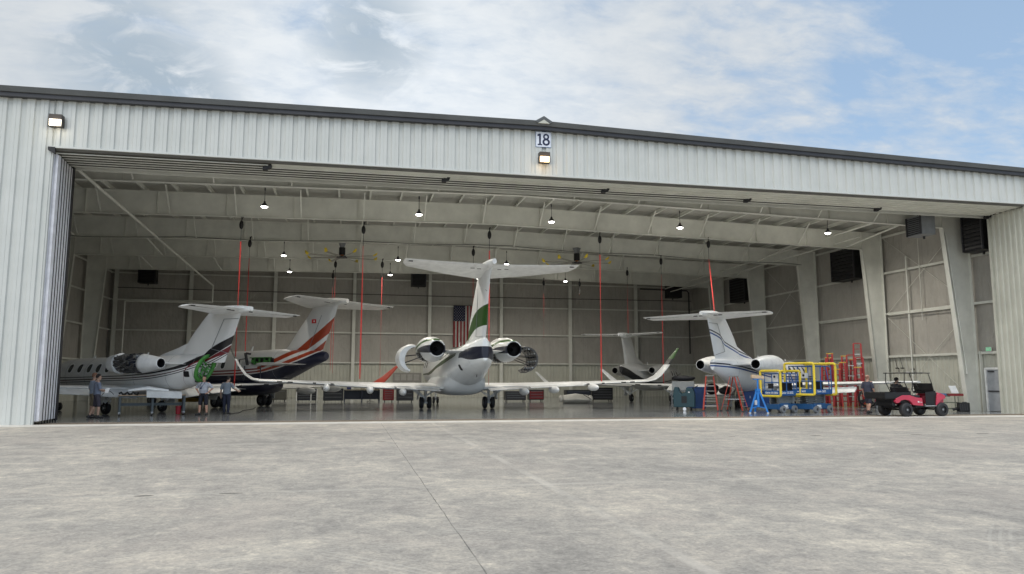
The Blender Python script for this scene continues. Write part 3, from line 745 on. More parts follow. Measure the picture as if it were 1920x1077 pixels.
# ---------------- small twin jets (three of them)
def light(paint, finp, **k):
    d = dict(paint=paint, finpaint=finp, bulpaint=WHITE,
      body=[(7.95,1.38,.02,.02,.02),(7.7,1.4,.2,.16,.17),(7.0,1.46,.44,.36,.36),(6.0,1.58,.68,.6,.58),(5.0,1.7,.82,.8,.74),(4.0,1.74,.87,.85,.83),(2,1.75,.88,.86,.86),(0,1.75,.88,.86,.87),(-1.6,1.77,.87,.86,.86),(-2.8,1.86,.79,.82,.83),(-3.9,2.0,.6,.68,.72),(-4.9,2.14,.38,.5,.54),(-5.7,2.24,.2,.33,.38),(-6.1,2.28,.13,.24,.28),(-6.15,2.28,.1,.2,.24)],
      belly=[(2.6,1.2,.2,.1,.1),(2.1,1.16,.75,.2,.22),(1,1.12,.95,.3,.3),(-.6,1.12,.95,.3,.3),(-1.7,1.18,.7,.2,.22),(-2.3,1.25,.2,.1,.1)],
      seams=(4.05, 2.6, -.9, -2.9, -4.3), windows=[(y,2.08,.15,.2) for y in (3.75,3.03,2.32,1.66,.98,.28)],
      fin=[(2.3,-2.9,-5.7,.2),(2.55,-2.95,-5.8,.2),(2.9,-3.1,-6.0,.19),(3.6,-3.65,-6.25,.15),(4.25,-4.3,-6.5,.12),(4.55,-4.65,-6.6,.1)],
      dorsal=[(2.5,-1.2,-3.6,.16),(2.72,-1.7,-3.6,.13),(3.0,-2.75,-3.6,.1),(3.18,-3.3,-3.7,.06)],
      rudderlines=[[(-5.62,4.2,.07),(-4.95,2.9,.1)],[(-5.62,4.2,.07),(-6.45,4.2,.03)],[(-4.95,2.9,.1),(-5.9,2.72,.06)]],
      bullet=(-4.5,-7.2,4.6,.15), stabpaint=WHITE,
      stab=[((0,-4.85,4.48),(0,-6.85,4.62),(0,0,.2)),((1.6,-5.6,4.48),(1.6,-6.98,4.59),(0,0,.15)),((2.95,-6.2,4.47),(2.95,-7.12,4.55),(0,0,.1)),((3.08,-6.5,4.49),(3.08,-7.1,4.54),(0,0,.04))],
      wing=[((.5,1.9,1.12),(.5,-1.15,1.12),(0,0,.34)),((2.6,.9,1.18),(2.6,-1.1,1.18),(0,0,.22)),((5.2,.1,1.26),(5.2,-1.2,1.26),(0,0,.15)),((7.5,-.6,1.32),(7.5,-1.5,1.32),(0,0,.1))],
      winglet=[((7.5,-.6,1.32),(7.5,-1.5,1.32),(0,0,.1)),((7.7,-.75,1.38),(7.7,-1.55,1.38),(-.04,0,.07)),((7.9,-1.0,1.62),(7.9,-1.65,1.62),(-.06,0,.04)),((8.25,-1.65,2.15),(8.25,-2.0,2.15),(-.05,0,.02))],
      flaps=[((1.1,-1.05,1.1),(2.75,-1.0,1.14),(2.85,-1.62,.86),(1.2,-1.75,.70)),((2.95,-1.0,1.14),(4.9,-1.1,1.2),(4.9,-1.5,1.0),(3.0,-1.6,.88))],
      fairings=[], wvents=[(5.3,5.5),(6.6,6.9)],
      eng=dict(x=1.41,z=2.27,yi=-.25,yo=-3.4,rm=.46,rl=.36,rn=.2,style=('closed','closed'),py=1,ppaint=WHITE),
      gear=dict(a=1.47,r=.28,tw=.2,dx=(0,),top=1.05,nose=5.9), aerials=[(-.6,2.6,.22,.1),(3.2,2.6,.12,.05)])
    d.update(k); return d
OW = (.7,.7,.68)
def curve_off(c, d): return [(y, z+d) for y, z in c]
# left jet: pinstripes that widen into a black and dark red tail
l0 = [(8,1.42),(4.1,1.44),(.9,1.52),(-1.2,1.58),(-2.7,1.72),(-4,2.0),(-5.2,2.4),(-6.6,3.05),(-7.5,3.5)]
pA = livery('jet_paint_black_red', OW, [
    (curve_off(l0,-.035), curve_off(l0,.0), (.01,.01,.012)),
    (curve_off(l0,.055), curve_off(l0,.10), (.05,.008,.012)),
    ([(8,1.60),(.9,1.68),(-1.2,1.75),(-2.7,1.90),(-4,2.15),(-5,2.62),(-6.05,3.10),(-7.5,3.8)], [(8,1.64),(.9,1.72),(-1.2,1.80),(-2.7,1.98),(-4,2.36),(-5,3.0),(-6.15,3.46),(-7.5,4.0)], (.01,.01,.012)),
    ([(8,0),(-3.2,0),(-4,2.03),(-4.9,2.45),(-5.9,2.72),(-7.5,3.2)], [(8,0),(-3.2,0),(-4,2.10),(-4.9,2.56),(-6,3.03),(-7.5,3.75)], (.16,.012,.018)),
    ], -7.6, 8.1)
PA = light(pA, pA, shear=-.46, cut=-4.45, hatches=[(-4.0,1.8,.14,.13,-1)],
    eng=dict(x=1.41,z=2.27,yi=-.2,yo=-3.4,rm=.48,rl=.36,rn=.2,style=('core','closed'),py=1,paint=WHITE), wvents=[(4.95,5.1),(6.6,6.9)])
jetA, BA = aircraft('small_jet', 'white jet with black and dark red tail stripe, bare engine and green tail opening', (-9.793,9.195), .888, PA)
# the open tail: green bulkhead full of ribs and pipes
g = MB(); e = BA.at(-4.45); rg = BA.ring(e); sh = -.46
ring = [(x*1.02, y+sh*(z-e[1])-.01, (z-e[1])*1.02+e[1]) for x, y, z in rg]; rin = [(x*.74, y+sh*(z-e[1])*.74-.01, (z-e[1])*.74+e[1]) for x, y, z in rg]; rdp = [(x, y+.25, z) for x, y, z in rin]
rb_ = [(x*1.0,y-.10,z) for x,y,z in ring]
g.loft([ring, rb_, [(a[0],a[1]-.10,a[2]) for a in rin], rdp], 0, caps=False); g.add(rdp, [tuple(range(len(rdp)))], 1)
bulk = g.build('tail_opening', [GREEN, GREEND], jetA)
g = MB(); rnd = random.Random(4)
for i in range(46):
    a = rnd.uniform(0, 2*PI); r_ = rnd.uniform(.1, .8); z = e[1]+e[3]*r_*math.sin(a); x = e[2]*r_*math.cos(a); y = e[0]+sh*(z-e[1])+rnd.uniform(-.12,.12)
    p = Vector((x,y,z)); d = Vector((rnd.uniform(-.2,.2), rnd.uniform(-.15,.02), rnd.uniform(-.25,.25))); g.beam(p, p+d, rnd.uniform(.02,.05), rnd.uniform(.02,.06), m=rnd.choice((0,0,0,0,1,1,2)))
g.build('tail_rib', [GREEN, GREEND, ALU], bulk)
g = MB(); g.ell((-.05,-4.18,1.5),(.2,.05,.075)); g.build('drain_hole', SOOT, bulk)

# right jet: black and blue double stripe
s0 = [(8,1.75),(2,1.66),(.1,1.69),(-1.3,1.77),(-3,1.97),(-4.5,2.18),(-5.9,2.26),(-7.6,2.3)]
f0 = [(8,3.0),(-4.8,3.3),(-5.3,3.62),(-5.9,3.78),(-6.4,3.86),(-7.6,3.9)]
pD = livery('jet_paint_blue_lines', (.74,.76,.77), [(curve_off(s0,.03), curve_off(s0,.10), (.008,.01,.03)), (curve_off(s0,-.09), curve_off(s0,-.02), (.015,.06,.24)),
    (curve_off(f0,.0), curve_off(f0,.06), (.008,.01,.03)), (curve_off(f0,-.14), curve_off(f0,-.07), (.015,.06,.24))], -7.6, 8.1)
PD = light(pD, pD, hatches=[(-4.75,1.98,.14,.12,-1),(-4.0,1.9,.12,.12,-1)], gear=dict(a=1.47,r=.26,tw=.2,dx=(0,),top=1.05,nose=5.9), eng=dict(x=1.40,z=2.3,yi=-1.75,yo=-4.5,rm=.47,rl=.36,rn=.21,style=('closed','closed'),py=1,paint=WHITE))
for k in ('wing','winglet'): PD[k] = [tuple((v[0]*1.08 if v[0] > 3 else v[0], v[1], v[2]) if i < 2 else v for i, v in enumerate(q)) for q in PD[k]]
PD['wing_star'] = [tuple((v[0]*(.93 if v[0] > 3 else 1), v[1], v[2]+(.16 if v[0] > 2 else .1)) if i < 2 else v for i, v in enumerate(q)) for q in PD['wing']]
kD = 1.09
cx_, cy_ = 21.285*kD, (7.015+DIST)*kD-DIST
jetD, BD = aircraft('small_jet', 'white jet with thin black and blue stripes round its tail, behind the yellow-railed lifts', (cx_, cy_), -.903, PD, -.12)
jetD.scale = (kD, kD, kD)
# far right jet: black swoosh
b0 = [(8,2.1),(4,1.9),(2.9,1.62),(.5,1.36),(-1.6,1.26),(-3,1.32),(-4.4,1.55),(-5.4,1.8),(-6.5,2.0)]
b1 = [(8,2.14),(4,1.95),(2.9,1.69),(.5,1.45),(-1.6,1.42),(-3,1.56),(-4.4,1.9),(-5.4,2.25),(-6.5,2.5)]
pE = livery('jet_paint_black_swoosh', (.5,.5,.48), [(b0, b1, (.01,.01,.012))], -7.6, 8.1)
PE = light(pE, pE, windows=[(y,2.02,.13,.2) for y in (3.7,3.1,2.5)], fin=[(2.35,-2.4,-5.4,.2),(2.9,-2.9,-5.5,.19),(3.6,-3.5,-5.7,.15),(4.25,-4.0,-5.95,.12),(4.5,-4.2,-6.05,.1)],
    bullet=(-4.1,-6.5,4.48,.14), stab=[((0,-4.4,4.5),(0,-6.0,4.5),(0,0,.16)),((2.6,-5.5,4.56),(2.6,-6.35,4.56),(0,0,.09)),((2.72,-5.8,4.56),(2.72,-6.3,4.56),(0,0,.03))],
    rudderlines=[], flaps=[], eng=dict(x=1.3,z=2.2,yi=-.8,yo=-3.75,rm=.43,rl=.33,rn=.2,style=('closed','closed'),py=1,paint=mat('pale_grey_paint', (.5,.5,.48), .3)))
jetE, BE = aircraft('small_jet', 'pale jet with a black swoosh along its flank, parked deepest by the back wall', (21.03,21.86), -.70, PE)

# ---------------- the big jet in the middle
gl = [(8,3.35),(0,3.1),(-1.9,3.0),(-3.4,3.2),(-4.4,3.45)]
pB = livery('jet_paint_green', (.84,.86,.85), [
    ([(9,2.35),(-4,2.5),(-5.2,2.62),(-6.5,2.5),(-7.4,2.56),(-8.4,2.6)], [(9,2.5),(-4,2.62),(-5.2,2.92),(-6.5,3.08),(-7.4,3.1),(-8.4,3.1)], (.012,.014,.03), -9, -4.9),
    ([(9,3.0),(0,2.6),(-1.5,2.85),(-3,3.02),(-4,3.1),(-5.2,3.2)], [(9,3.05),(0,2.68),(-1.5,2.97),(-3,3.17),(-4,3.27),(-5.2,3.4)], (.03,.06,.015), -4.6, 0),
    ([(9,1.8),(5,1.85),(3.4,1.86),(0,2.22),(-1.8,2.38),(-3.5,2.62),(-4.5,2.8)], [(9,1.9),(5,1.95),(3.4,2.0),(0,2.42),(-1.8,2.66),(-3.5,2.84),(-4.5,2.95)], (.03,.065,.018), -4.2, 9)], -8.6, 9.2)
pBf = livery('fin_paint_green', (.78,.79,.78), [
    ([(-3.0,3.4),(-3.8,3.5),(-4.7,3.75),(-5.6,3.98),(-6.6,4.06),(-7.6,4.05)], [(-3.0,3.55),(-3.8,3.95),(-4.7,4.45),(-5.6,4.78),(-6.6,4.95),(-7.6,5.0)], (.025,.085,.012), -8, -3.2)], -8.6, 9.2)
pBn = livery('nacelle_paint_green', (.78,.79,.78), [
    ([(9,2.9),(-1.5,2.98),(-3,3.24),(-4,3.41),(-5.6,3.44)], [(9,3.05),(-1.5,3.14),(-3,3.42),(-4,3.56),(-5.6,3.54)], (.03,.1,.012)),
    ([(9,2.9),(-2,2.9),(-3,2.95),(-4,2.9),(-5.6,2.84)], [(9,2.92),(-2,2.96),(-3,3.10),(-4,3.2),(-5.6,3.22)], (.012,.014,.03), -9, -2.8)], -8.6, 9.2)
PB = dict(paint=pB, finpaint=pBf, bulpaint=WHITE,
    body=[(10.2,1.9,.02,.02,.02),(9.9,1.9,.25,.2,.2),(9,1.98,.6,.5,.5),(7.8,2.1,.9,.85,.8),(6.5,2.15,1.08,1.05,1.0),(5,2.15,1.12,1.1,1.08),(0,2.15,1.12,1.1,1.08),(-2.0,2.18,1.11,1.1,1.06),(-3.2,2.3,1.03,1.05,1.0),(-4.5,2.5,.87,.92,.86),(-5.7,2.66,.72,.80,.74),(-6.5,2.78,.55,.72,.64),(-7.05,2.85,.34,.66,.54),(-7.3,2.88,.2,.62,.48),(-7.36,2.88,.14,.56,.42)],
    belly=[(5.3,1.35,.3,.2,.2),(4.6,1.3,.95,.4,.45),(3,1.3,1.18,.6,.58),(0,1.3,1.2,.65,.58),(-1.6,1.34,1.17,.62,.57),(-2.5,1.46,1.02,.56,.53),(-3.2,1.7,.6,.34,.36)],
    seams=(3.0,-.4,-3.3,-4.9,-6.2), windows=[(y,2.5,.19,.25) for y in (6.3,5.4,4.5)], hatches=[(-4.9,2.16,.14,.14,-1),(-5.4,1.75,.1,.06,-1)],
    fin=[(3.1,-3.1,-7.15,.38),(3.55,-3.2,-7.4,.36),(4.4,-3.7,-7.75,.31),(5.4,-4.55,-8.0,.27),(6.2,-5.35,-8.3,.25),(6.7,-5.9,-9.0,.22)],
    dorsal=[(3.2,-1.7,-4.0,.3),(3.35,-2.4,-4.0,.22),(3.55,-3.0,-4.0,.14),(3.75,-3.5,-4.1,.06)],
    rudderlines=[[(-6.1,6.2,.1),(-5.9,3.6,.16)],[(-5.9,3.6,.16),(-7.2,3.56,.08)],[(-6.3,6.0,.1),(-7.8,5.6,.02)]],
    bullet=(-5.7,-9.2,6.76,.2), stab=[((0,-5.9,6.40),(0,-8.7,6.68),(0,0,.26)),((2.0,-6.9,6.48),(2.0,-8.95,6.70),(0,0,.19)),((3.75,-7.9,6.60),(3.75,-9.2,6.73),(0,0,.12)),((3.93,-8.4,6.66),(3.93,-9.2,6.73),(0,0,.05))],
    wing=[((.8,4.2,1.12),(.8,-2.0,1.10),(0,0,.5)),((3.6,2.3,1.2),(3.6,-1.7,1.2),(0,0,.36)),((7.2,.3,1.36),(7.2,-2.0,1.36),(0,0,.24)),((10.2,-1.2,1.5),(10.2,-2.6,1.5),(0,0,.17))],
    winglet=[((10.2,-1.2,1.5),(10.2,-2.6,1.5),(0,0,.17)),((10.55,-1.4,1.58),(10.55,-2.65,1.58),(-.06,0,.13)),((10.85,-1.7,1.8),(10.85,-2.75,1.8),(-.1,0,.08)),((11.15,-2.1,2.25),(11.15,-3.0,2.25),(-.09,0,.03)),((11.4,-2.6,2.8),(11.4,-3.25,2.8),(-.07,0,.02)),((11.6,-3.2,3.3),(11.6,-3.45,3.3),(-.04,0,.01))],
    flaps=[((1.3,-1.95,1.08),(3.5,-1.66,1.18),(3.5,-2.2,1.13),(1.3,-2.5,1.0)),((3.6,-1.66,1.18),(6.6,-1.9,1.32),(6.6,-2.3,1.28),(3.6,-2.2,1.13))],
    fairings=[(3.2,-2.2,.95,.85,.17),(4.85,-2.2,1.05,.85,.17),(7.0,-2.4,1.17,.8,.17)], wvents=[(6.65,6.8),(8.6,8.85),(9.1,9.35),(7.5,7.65)],
    eng=dict(x=1.9,z=3.07,yi=-1.1,yo=-5.1,rm=.68,rl=.52,rn=.36,style=('doors','doors'),paint=pBn,pdz=-.1,py=1.2,ppaint=WHITE),
    gear=dict(a=1.75,r=.33,tw=.2,dx=(-.21,.21),top=1.1,nose=8.2), aerials=[(-.5,3.28,.3,.12)])
PB['wletpaint'] = livery('winglet_green', (.66,.67,.66), [([(-9,2.42),(9,2.42)], [(-9,2.72),(9,2.72)], (.012,.014,.014)), ([(-9,2.72),(9,2.72)], [(-9,8),(9,8)], (.03,.10,.015))], -8.6, 9.2)
PB['wletport'] = livery('winglet_dark_tip', (.66,.67,.66), [([(-9,2.55),(9,2.55)], [(-9,8),(9,8)], (.02,.024,.022))], -8.6, 9.2)
jetB, BB = aircraft('large_jet', 'large white jet with green tail patch and opened engine cowls, mid hangar', (5.773,12.143), .035, PB)
# opened cowl doors, hanging out from the nacelles
for sgn in (-1, 1):
    g = MB(); c = (sgn*2.92, 0, 2.62); prof_o = [(-1.7,.60),(-2.2,.70),(-3.1,.71),(-3.7,.64)]
    a0, a1 = (R(75), R(262)) if sgn < 0 else (R(-82), R(105))
    n = 18
    outer = []; inner = []; IT = .22 if sgn < 0 else .03
    for y, r in prof_o:
        outer.append([(c[0]+r*math.cos(a0+(a1-a0)*j/n), y, c[2]+r*math.sin(a0+(a1-a0)*j/n)) for j in range(n+1)])
        inner.append([(c[0]+(r-.06-IT*math.sin(PI*j/n))*math.cos(a0+(a1-a0)*j/n), y, c[2]+(r-.06-IT*math.sin(PI*j/n))*math.sin(a0+(a1-a0)*j/n)) for j in range(n+1)])
    rings = [o+i[::-1] for o, i in zip(outer, inner)]
    g.loft(rings, 0)
    cd = g.build('cowl_door', [WHITE if sgn < 0 else CORE], jetB)
    k = MB(); 
    for j in range(1, n, 2):
        a = a0+(a1-a0)*j/n
        for y in (-2.1,-2.6,-3.1,-3.6): k.box((c[0]+.56*math.cos(a)-.04,y-.05,c[2]+.56*math.sin(a)-.04),(c[0]+.56*math.cos(a)+.04,y+.05,c[2]+.56*math.sin(a)+.04), (j//2) % 2)
    for y in (-2.3,-3.3):
        k.cyl((sgn*2.3,y,2.85),(c[0]+sgn*.55,y,c[2]+.1),.02,n=6,m=0)
        k.cyl((sgn*2.3,y,2.75),(c[0]+sgn*.5,y,c[2]-.3),.02,n=6,m=0)
    k.build('cowl_stay', [DARK, ALU], cd)
# ---------------- orange and navy jet
NAVY = (.008,.010,.028); ORG = (.30,.042,.014); DRED = (.16,.012,.01)
r1 = [(10,2.06),(1.5,1.98),(-.2,2.0),(-2,2.1),(-3.4,2.36),(-4.6,2.68),(-5.4,2.95),(-6.2,3.4),(-7.2,4.05)]
pC = livery('jet_paint_orange', (.6,.6,.58), [
    ([(10,-.5),(-7.2,-.5)], [(10,1.8),(1.5,1.76),(-.2,1.78),(-2,1.86),(-3.4,2.08),(-4.6,2.42),(-5.4,2.68),(-6.2,3.02),(-7.2,3.5)], NAVY),
    ([(10,1.86),(-.2,1.84),(-2,1.93)], [(10,1.94),(-.2,1.92),(-2,2.01)], DRED, -2.6, 10),
    ([(10,2.0),(-.2,2.0),(-2,2.08)], [(10,2.08),(-.2,2.08),(-2,2.16)], DRED, -2.6, 10),
    ([(10,1.85),(-2.4,1.95),(-3.4,2.14),(-4.6,2.48),(-5.4,2.76),(-6.2,3.12),(-7.2,3.7)], [(10,1.93),(-2.4,2.06),(-3.4,2.28),(-4.6,2.68),(-5.4,3.0),(-6.2,3.45),(-7.2,4.1)], ORG, -9, -2.4),
    ([(10,2.0),(-2.4,2.14),(-3.4,2.42),(-4.6,2.9),(-5.4,3.28),(-6.2,3.72),(-7.2,4.3)], [(10,2.08),(-2.4,2.26),(-3.4,2.64),(-4.6,3.28),(-5.4,3.78),(-6.2,4.28),(-7.2,4.95)], ORG, -9, -2.4)], -8.4, 10)
PC = dict(paint=pC, finpaint=pC, bulpaint=mat('pale_grey_paint', (.5,.5,.48), .3), stabpaint=mat('pale_grey_paint', (.5,.5,.48), .3), wingpaint=mat('pale_grey_paint', (.5,.5,.48), .3),
    wletpaint=mat('red_winglet_paint', (.36,.035,.015), .35),
    body=[(10.6,1.9,.02,.02,.02),(10.3,1.9,.25,.2,.2),(9.4,1.95,.6,.5,.5),(8.2,2.0,.92,.85,.8),(7,2.05,1.12,1.08,1.05),(5,2.08,1.16,1.1,1.16),(0,2.08,1.16,1.1,1.16),(-1.4,2.12,1.13,1.08,1.12),(-2.8,2.28,1.0,.95,1.0),(-4.0,2.46,.8,.74,.8),(-5.2,2.64,.55,.52,.52),(-6.1,2.76,.32,.34,.34),(-6.5,2.8,.2,.24,.25),(-6.6,2.8,.16,.18,.18)],
    belly=[(4.3,1.2,.3,.2,.2),(3.5,1.15,.95,.4,.4),(2,1.1,1.15,.5,.46),(-.8,1.1,1.15,.5,.46),(-2.2,1.2,.9,.4,.4),(-3,1.35,.3,.2,.2)],
    seams=(-1.2,-3.4,-5.0), windows=[(y,2.38,.17,.22) for y in (5.5,4.5,3.5,2.4,1.4,.4)], hatches=[],
    fin=[(2.95,-3.1,-6.2,.26),(3.4,-3.65,-6.4,.24),(4.2,-4.35,-6.8,.2),(5.0,-5.1,-7.15,.17),(5.6,-5.6,-7.35,.14)],
    dorsal=[(2.9,-2.0,-3.8,.26),(3.1,-2.7,-3.8,.16),(3.25,-3.3,-3.9,.08)],
    rudderlines=[[(-6.2,5.0,.08),(-5.4,3.3,.12)]],
    bullet=(-5.1,-8.0,5.68,.19), stab=[((0,-4.9,5.5),(0,-7.65,5.72),(0,0,.25)),((1.8,-6.0,5.5),(1.8,-7.85,5.7),(0,0,.19)),((3.45,-7.0,5.52),(3.45,-8.15,5.66),(0,0,.12)),((3.6,-7.5,5.56),(3.6,-8.12,5.66),(0,0,.04))],
    wing=[((.8,3.6,1.05),(.8,-1.6,1.03),(0,0,.42)),((3.6,2.0,1.1),(3.6,-1.2,1.1),(0,0,.3)),((7.0,.2,1.2),(7.0,-1.6,1.2),(0,0,.2)),((9.5,-.9,1.28),(9.5,-2.0,1.28),(0,0,.14))],
    wing_port=[((.8,3.6,1.05),(.8,-1.6,1.03),(0,0,.42)),((3.6,2.0,1.1),(3.6,-1.2,1.1),(0,0,.3)),((6.9,.2,1.2),(6.9,-1.6,1.2),(0,0,.2))],
    winglet=[((9.5,-.9,1.28),(9.5,-2.0,1.28),(0,0,.14)),((9.8,-1.1,1.38),(9.8,-2.1,1.38),(-.05,0,.09)),((10.1,-1.5,1.7),(10.1,-2.25,1.7),(-.07,0,.04)),((10.7,-2.3,2.5),(10.7,-2.6,2.5),(-.05,0,.02))],
    flaps=[], fairings=[(3.2,-1.7,.9,.8,.2),(5.3,-1.7,1.0,.8,.2)], wvents=[],
    eng=dict(x=1.75,z=2.42,yi=-1.4,yo=-4.9,rm=.62,rl=.48,rn=.36,style=('none','none'),pdz=-.02,py=1.4,ppaint=mat('pale_grey_paint', (.5,.5,.48), .3)),
    gear=dict(a=1.59,r=.36,tw=.22,dx=(-.22,.22),top=1.05,nose=8.6), aerials=[(-.6,3.15,.3,.12),(1.6,3.17,.25,.1)])
jetC, BC = aircraft('large_jet', 'jet with navy belly and orange double stripe sweeping up its tail, second from the left', (-6.014,16.73), .809, PC)
g = MB(); g.box((-1.12,-3.6,2.42),(-.95,-2.0,2.72),1); 
for y in (-3.5,-3.1,-2.7,-2.3): g.box((-1.2,y-.03,2.38),(-1.1,y+.03,2.76),0)
g.box((-1.22,-3.65,2.72),(-1.1,-1.95,2.77),0); pipes(g, (-1.0,0,2.5), .12, -3.6, -2.0, 16, 9, 2, rad=.025)
g.build('engine_mount', [GREEND, SOOT, GREEN], jetC)
g = MB(); g.beam((-1.3,-1.9,2.35),(-1.3,-1.7,3.0),.14,.08); g.beam((-1.3,-1.8,3.0),(-1.3,-2.1,2.95),.1); g.build('hoist_arm', DARK, jetC); g = MB(); g.beam((-1.35,-1.2,2.15),(-1.35,-1.3,2.65),.05); g.beam((-1.35,-1.3,2.65),(-1.3,-1.8,2.7),.05); g.build('hoist_arm', DARK, jetC); g = MB(); g.cyl((-1.4,-1.8,1.55),(-1.4,-1.8,2.3),.03); g.build('hanging_rod', DARK, jetC); g = MB(); g.cyl((-1.4,-3.1,1.6),(-1.4,-3.1,2.3),.03)
g.build('hanging_rod', DARK, jetC)
# red and white registration flag on its fin, a real painted rectangle
g = MB(); 
for s_ in (-1, 1): g.box((s_*.095,-5.82,4.58),(s_*.108,-5.5,4.8),0); g.box((s_*.108,-5.72,4.65),(s_*.110,-5.64,4.73),1)
g.build('tail_flag', [RED, WHITE], jetC)
# ================================================================ lamps
LED = glow('lit_led_lens', (1, .97, .9), 14)
def point(parent, loc, energy, col=(1,.95,.86), size=.25, kind='POINT', spot=None):
    l = bpy.data.lights.new('lamp_light', kind); l.energy = energy; l.color = col
    if kind == 'AREA': l.shape = 'DISK'; l.size = size; l.spread = R(165)
    else: l.shadow_soft_size = size
    o = bpy.data.objects.new('lamp_light', l); COL.objects.link(o); o.parent = parent; o.location = loc; return o
LROWS = [(-4.3,8.4,9.92,'first','over the tail of the leftmost jet'),(3.2,8.4,9.88,'second','left of the tall green-patched tail'),(10.15,8.4,9.82,'third','under the middle of the sign wall'),(17.4,8.4,9.82,'fourth','right of the middle jet'),(26.3,8.2,9.86,'fifth','beside the right-hand wall columns'),
  (-4.5,22.1,9.7,'',''),(3.0,22.4,9.7,'',''),(10.6,22.4,9.66,'',''),(-4.7,29.8,9.68,'',''),(2.85,29.9,9.68,'',''),(9.9,30.5,9.68,'',''),(17.25,30.6,9.66,'','')]
names = ['hanging high-bay lamp at the left end of the front row, over the leftmost jet','hanging high-bay lamp in the front row between the navy jet and the tall tail','hanging high-bay lamp in the front row, right below the number 18 sign','hanging high-bay lamp in the front row, fourth from the left','hanging high-bay lamp lighting the rafter beside the right wall',
  'small lamp above and left of the orange-striped tail, upper of the pair','small lamp left of the tall green-patched tail, upper of the pair','lamp hidden behind the tall white tail in the middle row','small lamp above the orange-striped tail, lower of the pair','small lamp left of the tall tail, lower of the pair by the black heater','small lamp peeping out just left of the tall white tail','small lamp near the right-hand ceiling fan, right of the tall tail']
proto = None
for i, ((x, y, z, _, _), lab) in enumerate(zip(LROWS, names)):
    if proto is None:
        t = thing('pendant_light', lab, 'ceiling lamp', (x,y,z), 0, 'lamps hanging from the hangar roof')
        t.scale = (.66,.66,.9); g = MB(); g.cyl((0,0,.28),(0,0,1.0),.02,n=8); g.cyl((0,0,.9),(0,0,1.05),.05,n=8); g.build('rod', DARK, t)
        g = MB(); g.lathe_y((0,0,0), [(-.30,.01),(-.30,.07),(-.2,.09),(-.12,.2),(-.03,.27),(0,.275),(0,.26)], n=20); g.xf(Matrix.Rotation(R(-90), 4, 'X')); 
        g.build('lamp_shade', DARK, t)
        g = MB(); g.ell((0,0,.0),(.25,.25,.07),16,6); g.build('lens', LED, t); proto = t
    else:
        t = copy_tree(proto); t.location = (x,y,z); t['label'] = lab
    e = (135 if y < 12 else 80) if i != 4 else 230
    point(t, (0,0,-.25), e, (1,.94,.84), .5, 'AREA')
    point(t, (0,0,-.12), e*.10, (1,.94,.84), .2)
# outside wall packs
WP = glow('lit_warm_glass', (1,.74,.45), 2.6); WPC = glow('lit_cool_glass', (1,.92,.76), 3)
for x, z, m_, lab, c in ((-10.63,10.84,WPC,'lit square wall lamp on the white siding at the top left corner of the doorway',(1,.9,.72)),(7.55,10.62,WP,'warm lit square wall lamp below the number 18 sign',(1,.72,.42))):
    t = thing('wall_lamp', lab, 'wall lamp', (x,-.06,z), 0, 'lamps on the hangar front')
    g = MB(); g.box((-.22,-.30,.03),(.22,0,.21)); g.hexa([(-.23,-.05,-.21),(.23,-.05,-.21),(.23,0,-.21),(-.23,0,-.21)],[(-.23,-.05,.03),(.23,-.05,.03),(.23,0,.03),(-.23,0,.03)]); g.box((-.23,-.27,-.215),(-.2,-.05,.03)); g.box((.2,-.27,-.215),(.23,-.05,.03)); g.box((-.23,-.27,-.23),(.23,-.05,-.21)); g.build('lamp_housing', mat('bronze_housing', (.05,.042,.036), .5), t, bevel=.008)
    g = MB(); g.hexa([(-.195,-.23,-.205),(.195,-.23,-.205),(.195,-.06,-.205),(-.195,-.06,-.205)],[(-.195,-.27,.025),(.195,-.27,.025),(.195,-.06,.025),(-.195,-.06,.025)]); g.build('lens', m_, t)
    point(t, (0,-.42,-.18), 9, c, .12)
# number sign
t = thing('number_sign', 'white square sign with the number 18 in dark blue on the siding', 'sign', (7.55,-.07,11.425))
g = MB(); g.box((-.33,-.03,-.33),(.33,0,.33)); g.build('board', mat('sign_blue_edge', (.06,.13,.26), .4), t)
g = MB(); g.box((-.315,-.034,-.315),(.315,-.03,.315)); g.build('face', mat('sign_white', (.72,.75,.82), .4), t)
NV = mat('sign_navy', (.008,.014,.05), .5)
def ringmesh(g, cx, cz, ro, ri, y0, y1, sx=1, n=28):
    o = [(cx+sx*ro*math.cos(2*PI*i/n), cz+ro*math.sin(2*PI*i/n)) for i in range(n)]; q = [(cx+sx*ri*math.cos(2*PI*i/n), cz+ri*1.0*math.sin(2*PI*i/n)) for i in range(n)]
    rings = [[(x,y0,z) for x,z in o],[(x,y1,z) for x,z in o],[(x,y1,z) for x,z in q],[(x,y0,z) for x,z in q]]
    vs = [v for r in rings for v in r]; fs = [(a*n+i, a*n+(i+1)%n, ((a+1)%4)*n+(i+1)%n, ((a+1)%4)*n+i) for a in range(4) for i in range(n)]
    g.add(vs, fs)
g = MB(); g.box((-.185,-.04,-.22),(-.11,-.034,.24)); g.box((-.245,-.0401,-.25),(-.055,-.034,-.2)); g.prism([(-.26,-.0402,.19),(-.18,-.0402,.24),(-.15,-.0402,.24),(-.15,-.0402,.15),(-.25,-.0402,.13)],(0,.006,0)); g.build('digit', NV, t)
g = MB(); ringmesh(g, .115, .118, .13, .062, -.04, -.034, 1.0); ringmesh(g, .115, -.105, .15, .075, -.0404, -.0344, 1.05); g.build('digit', NV, t)
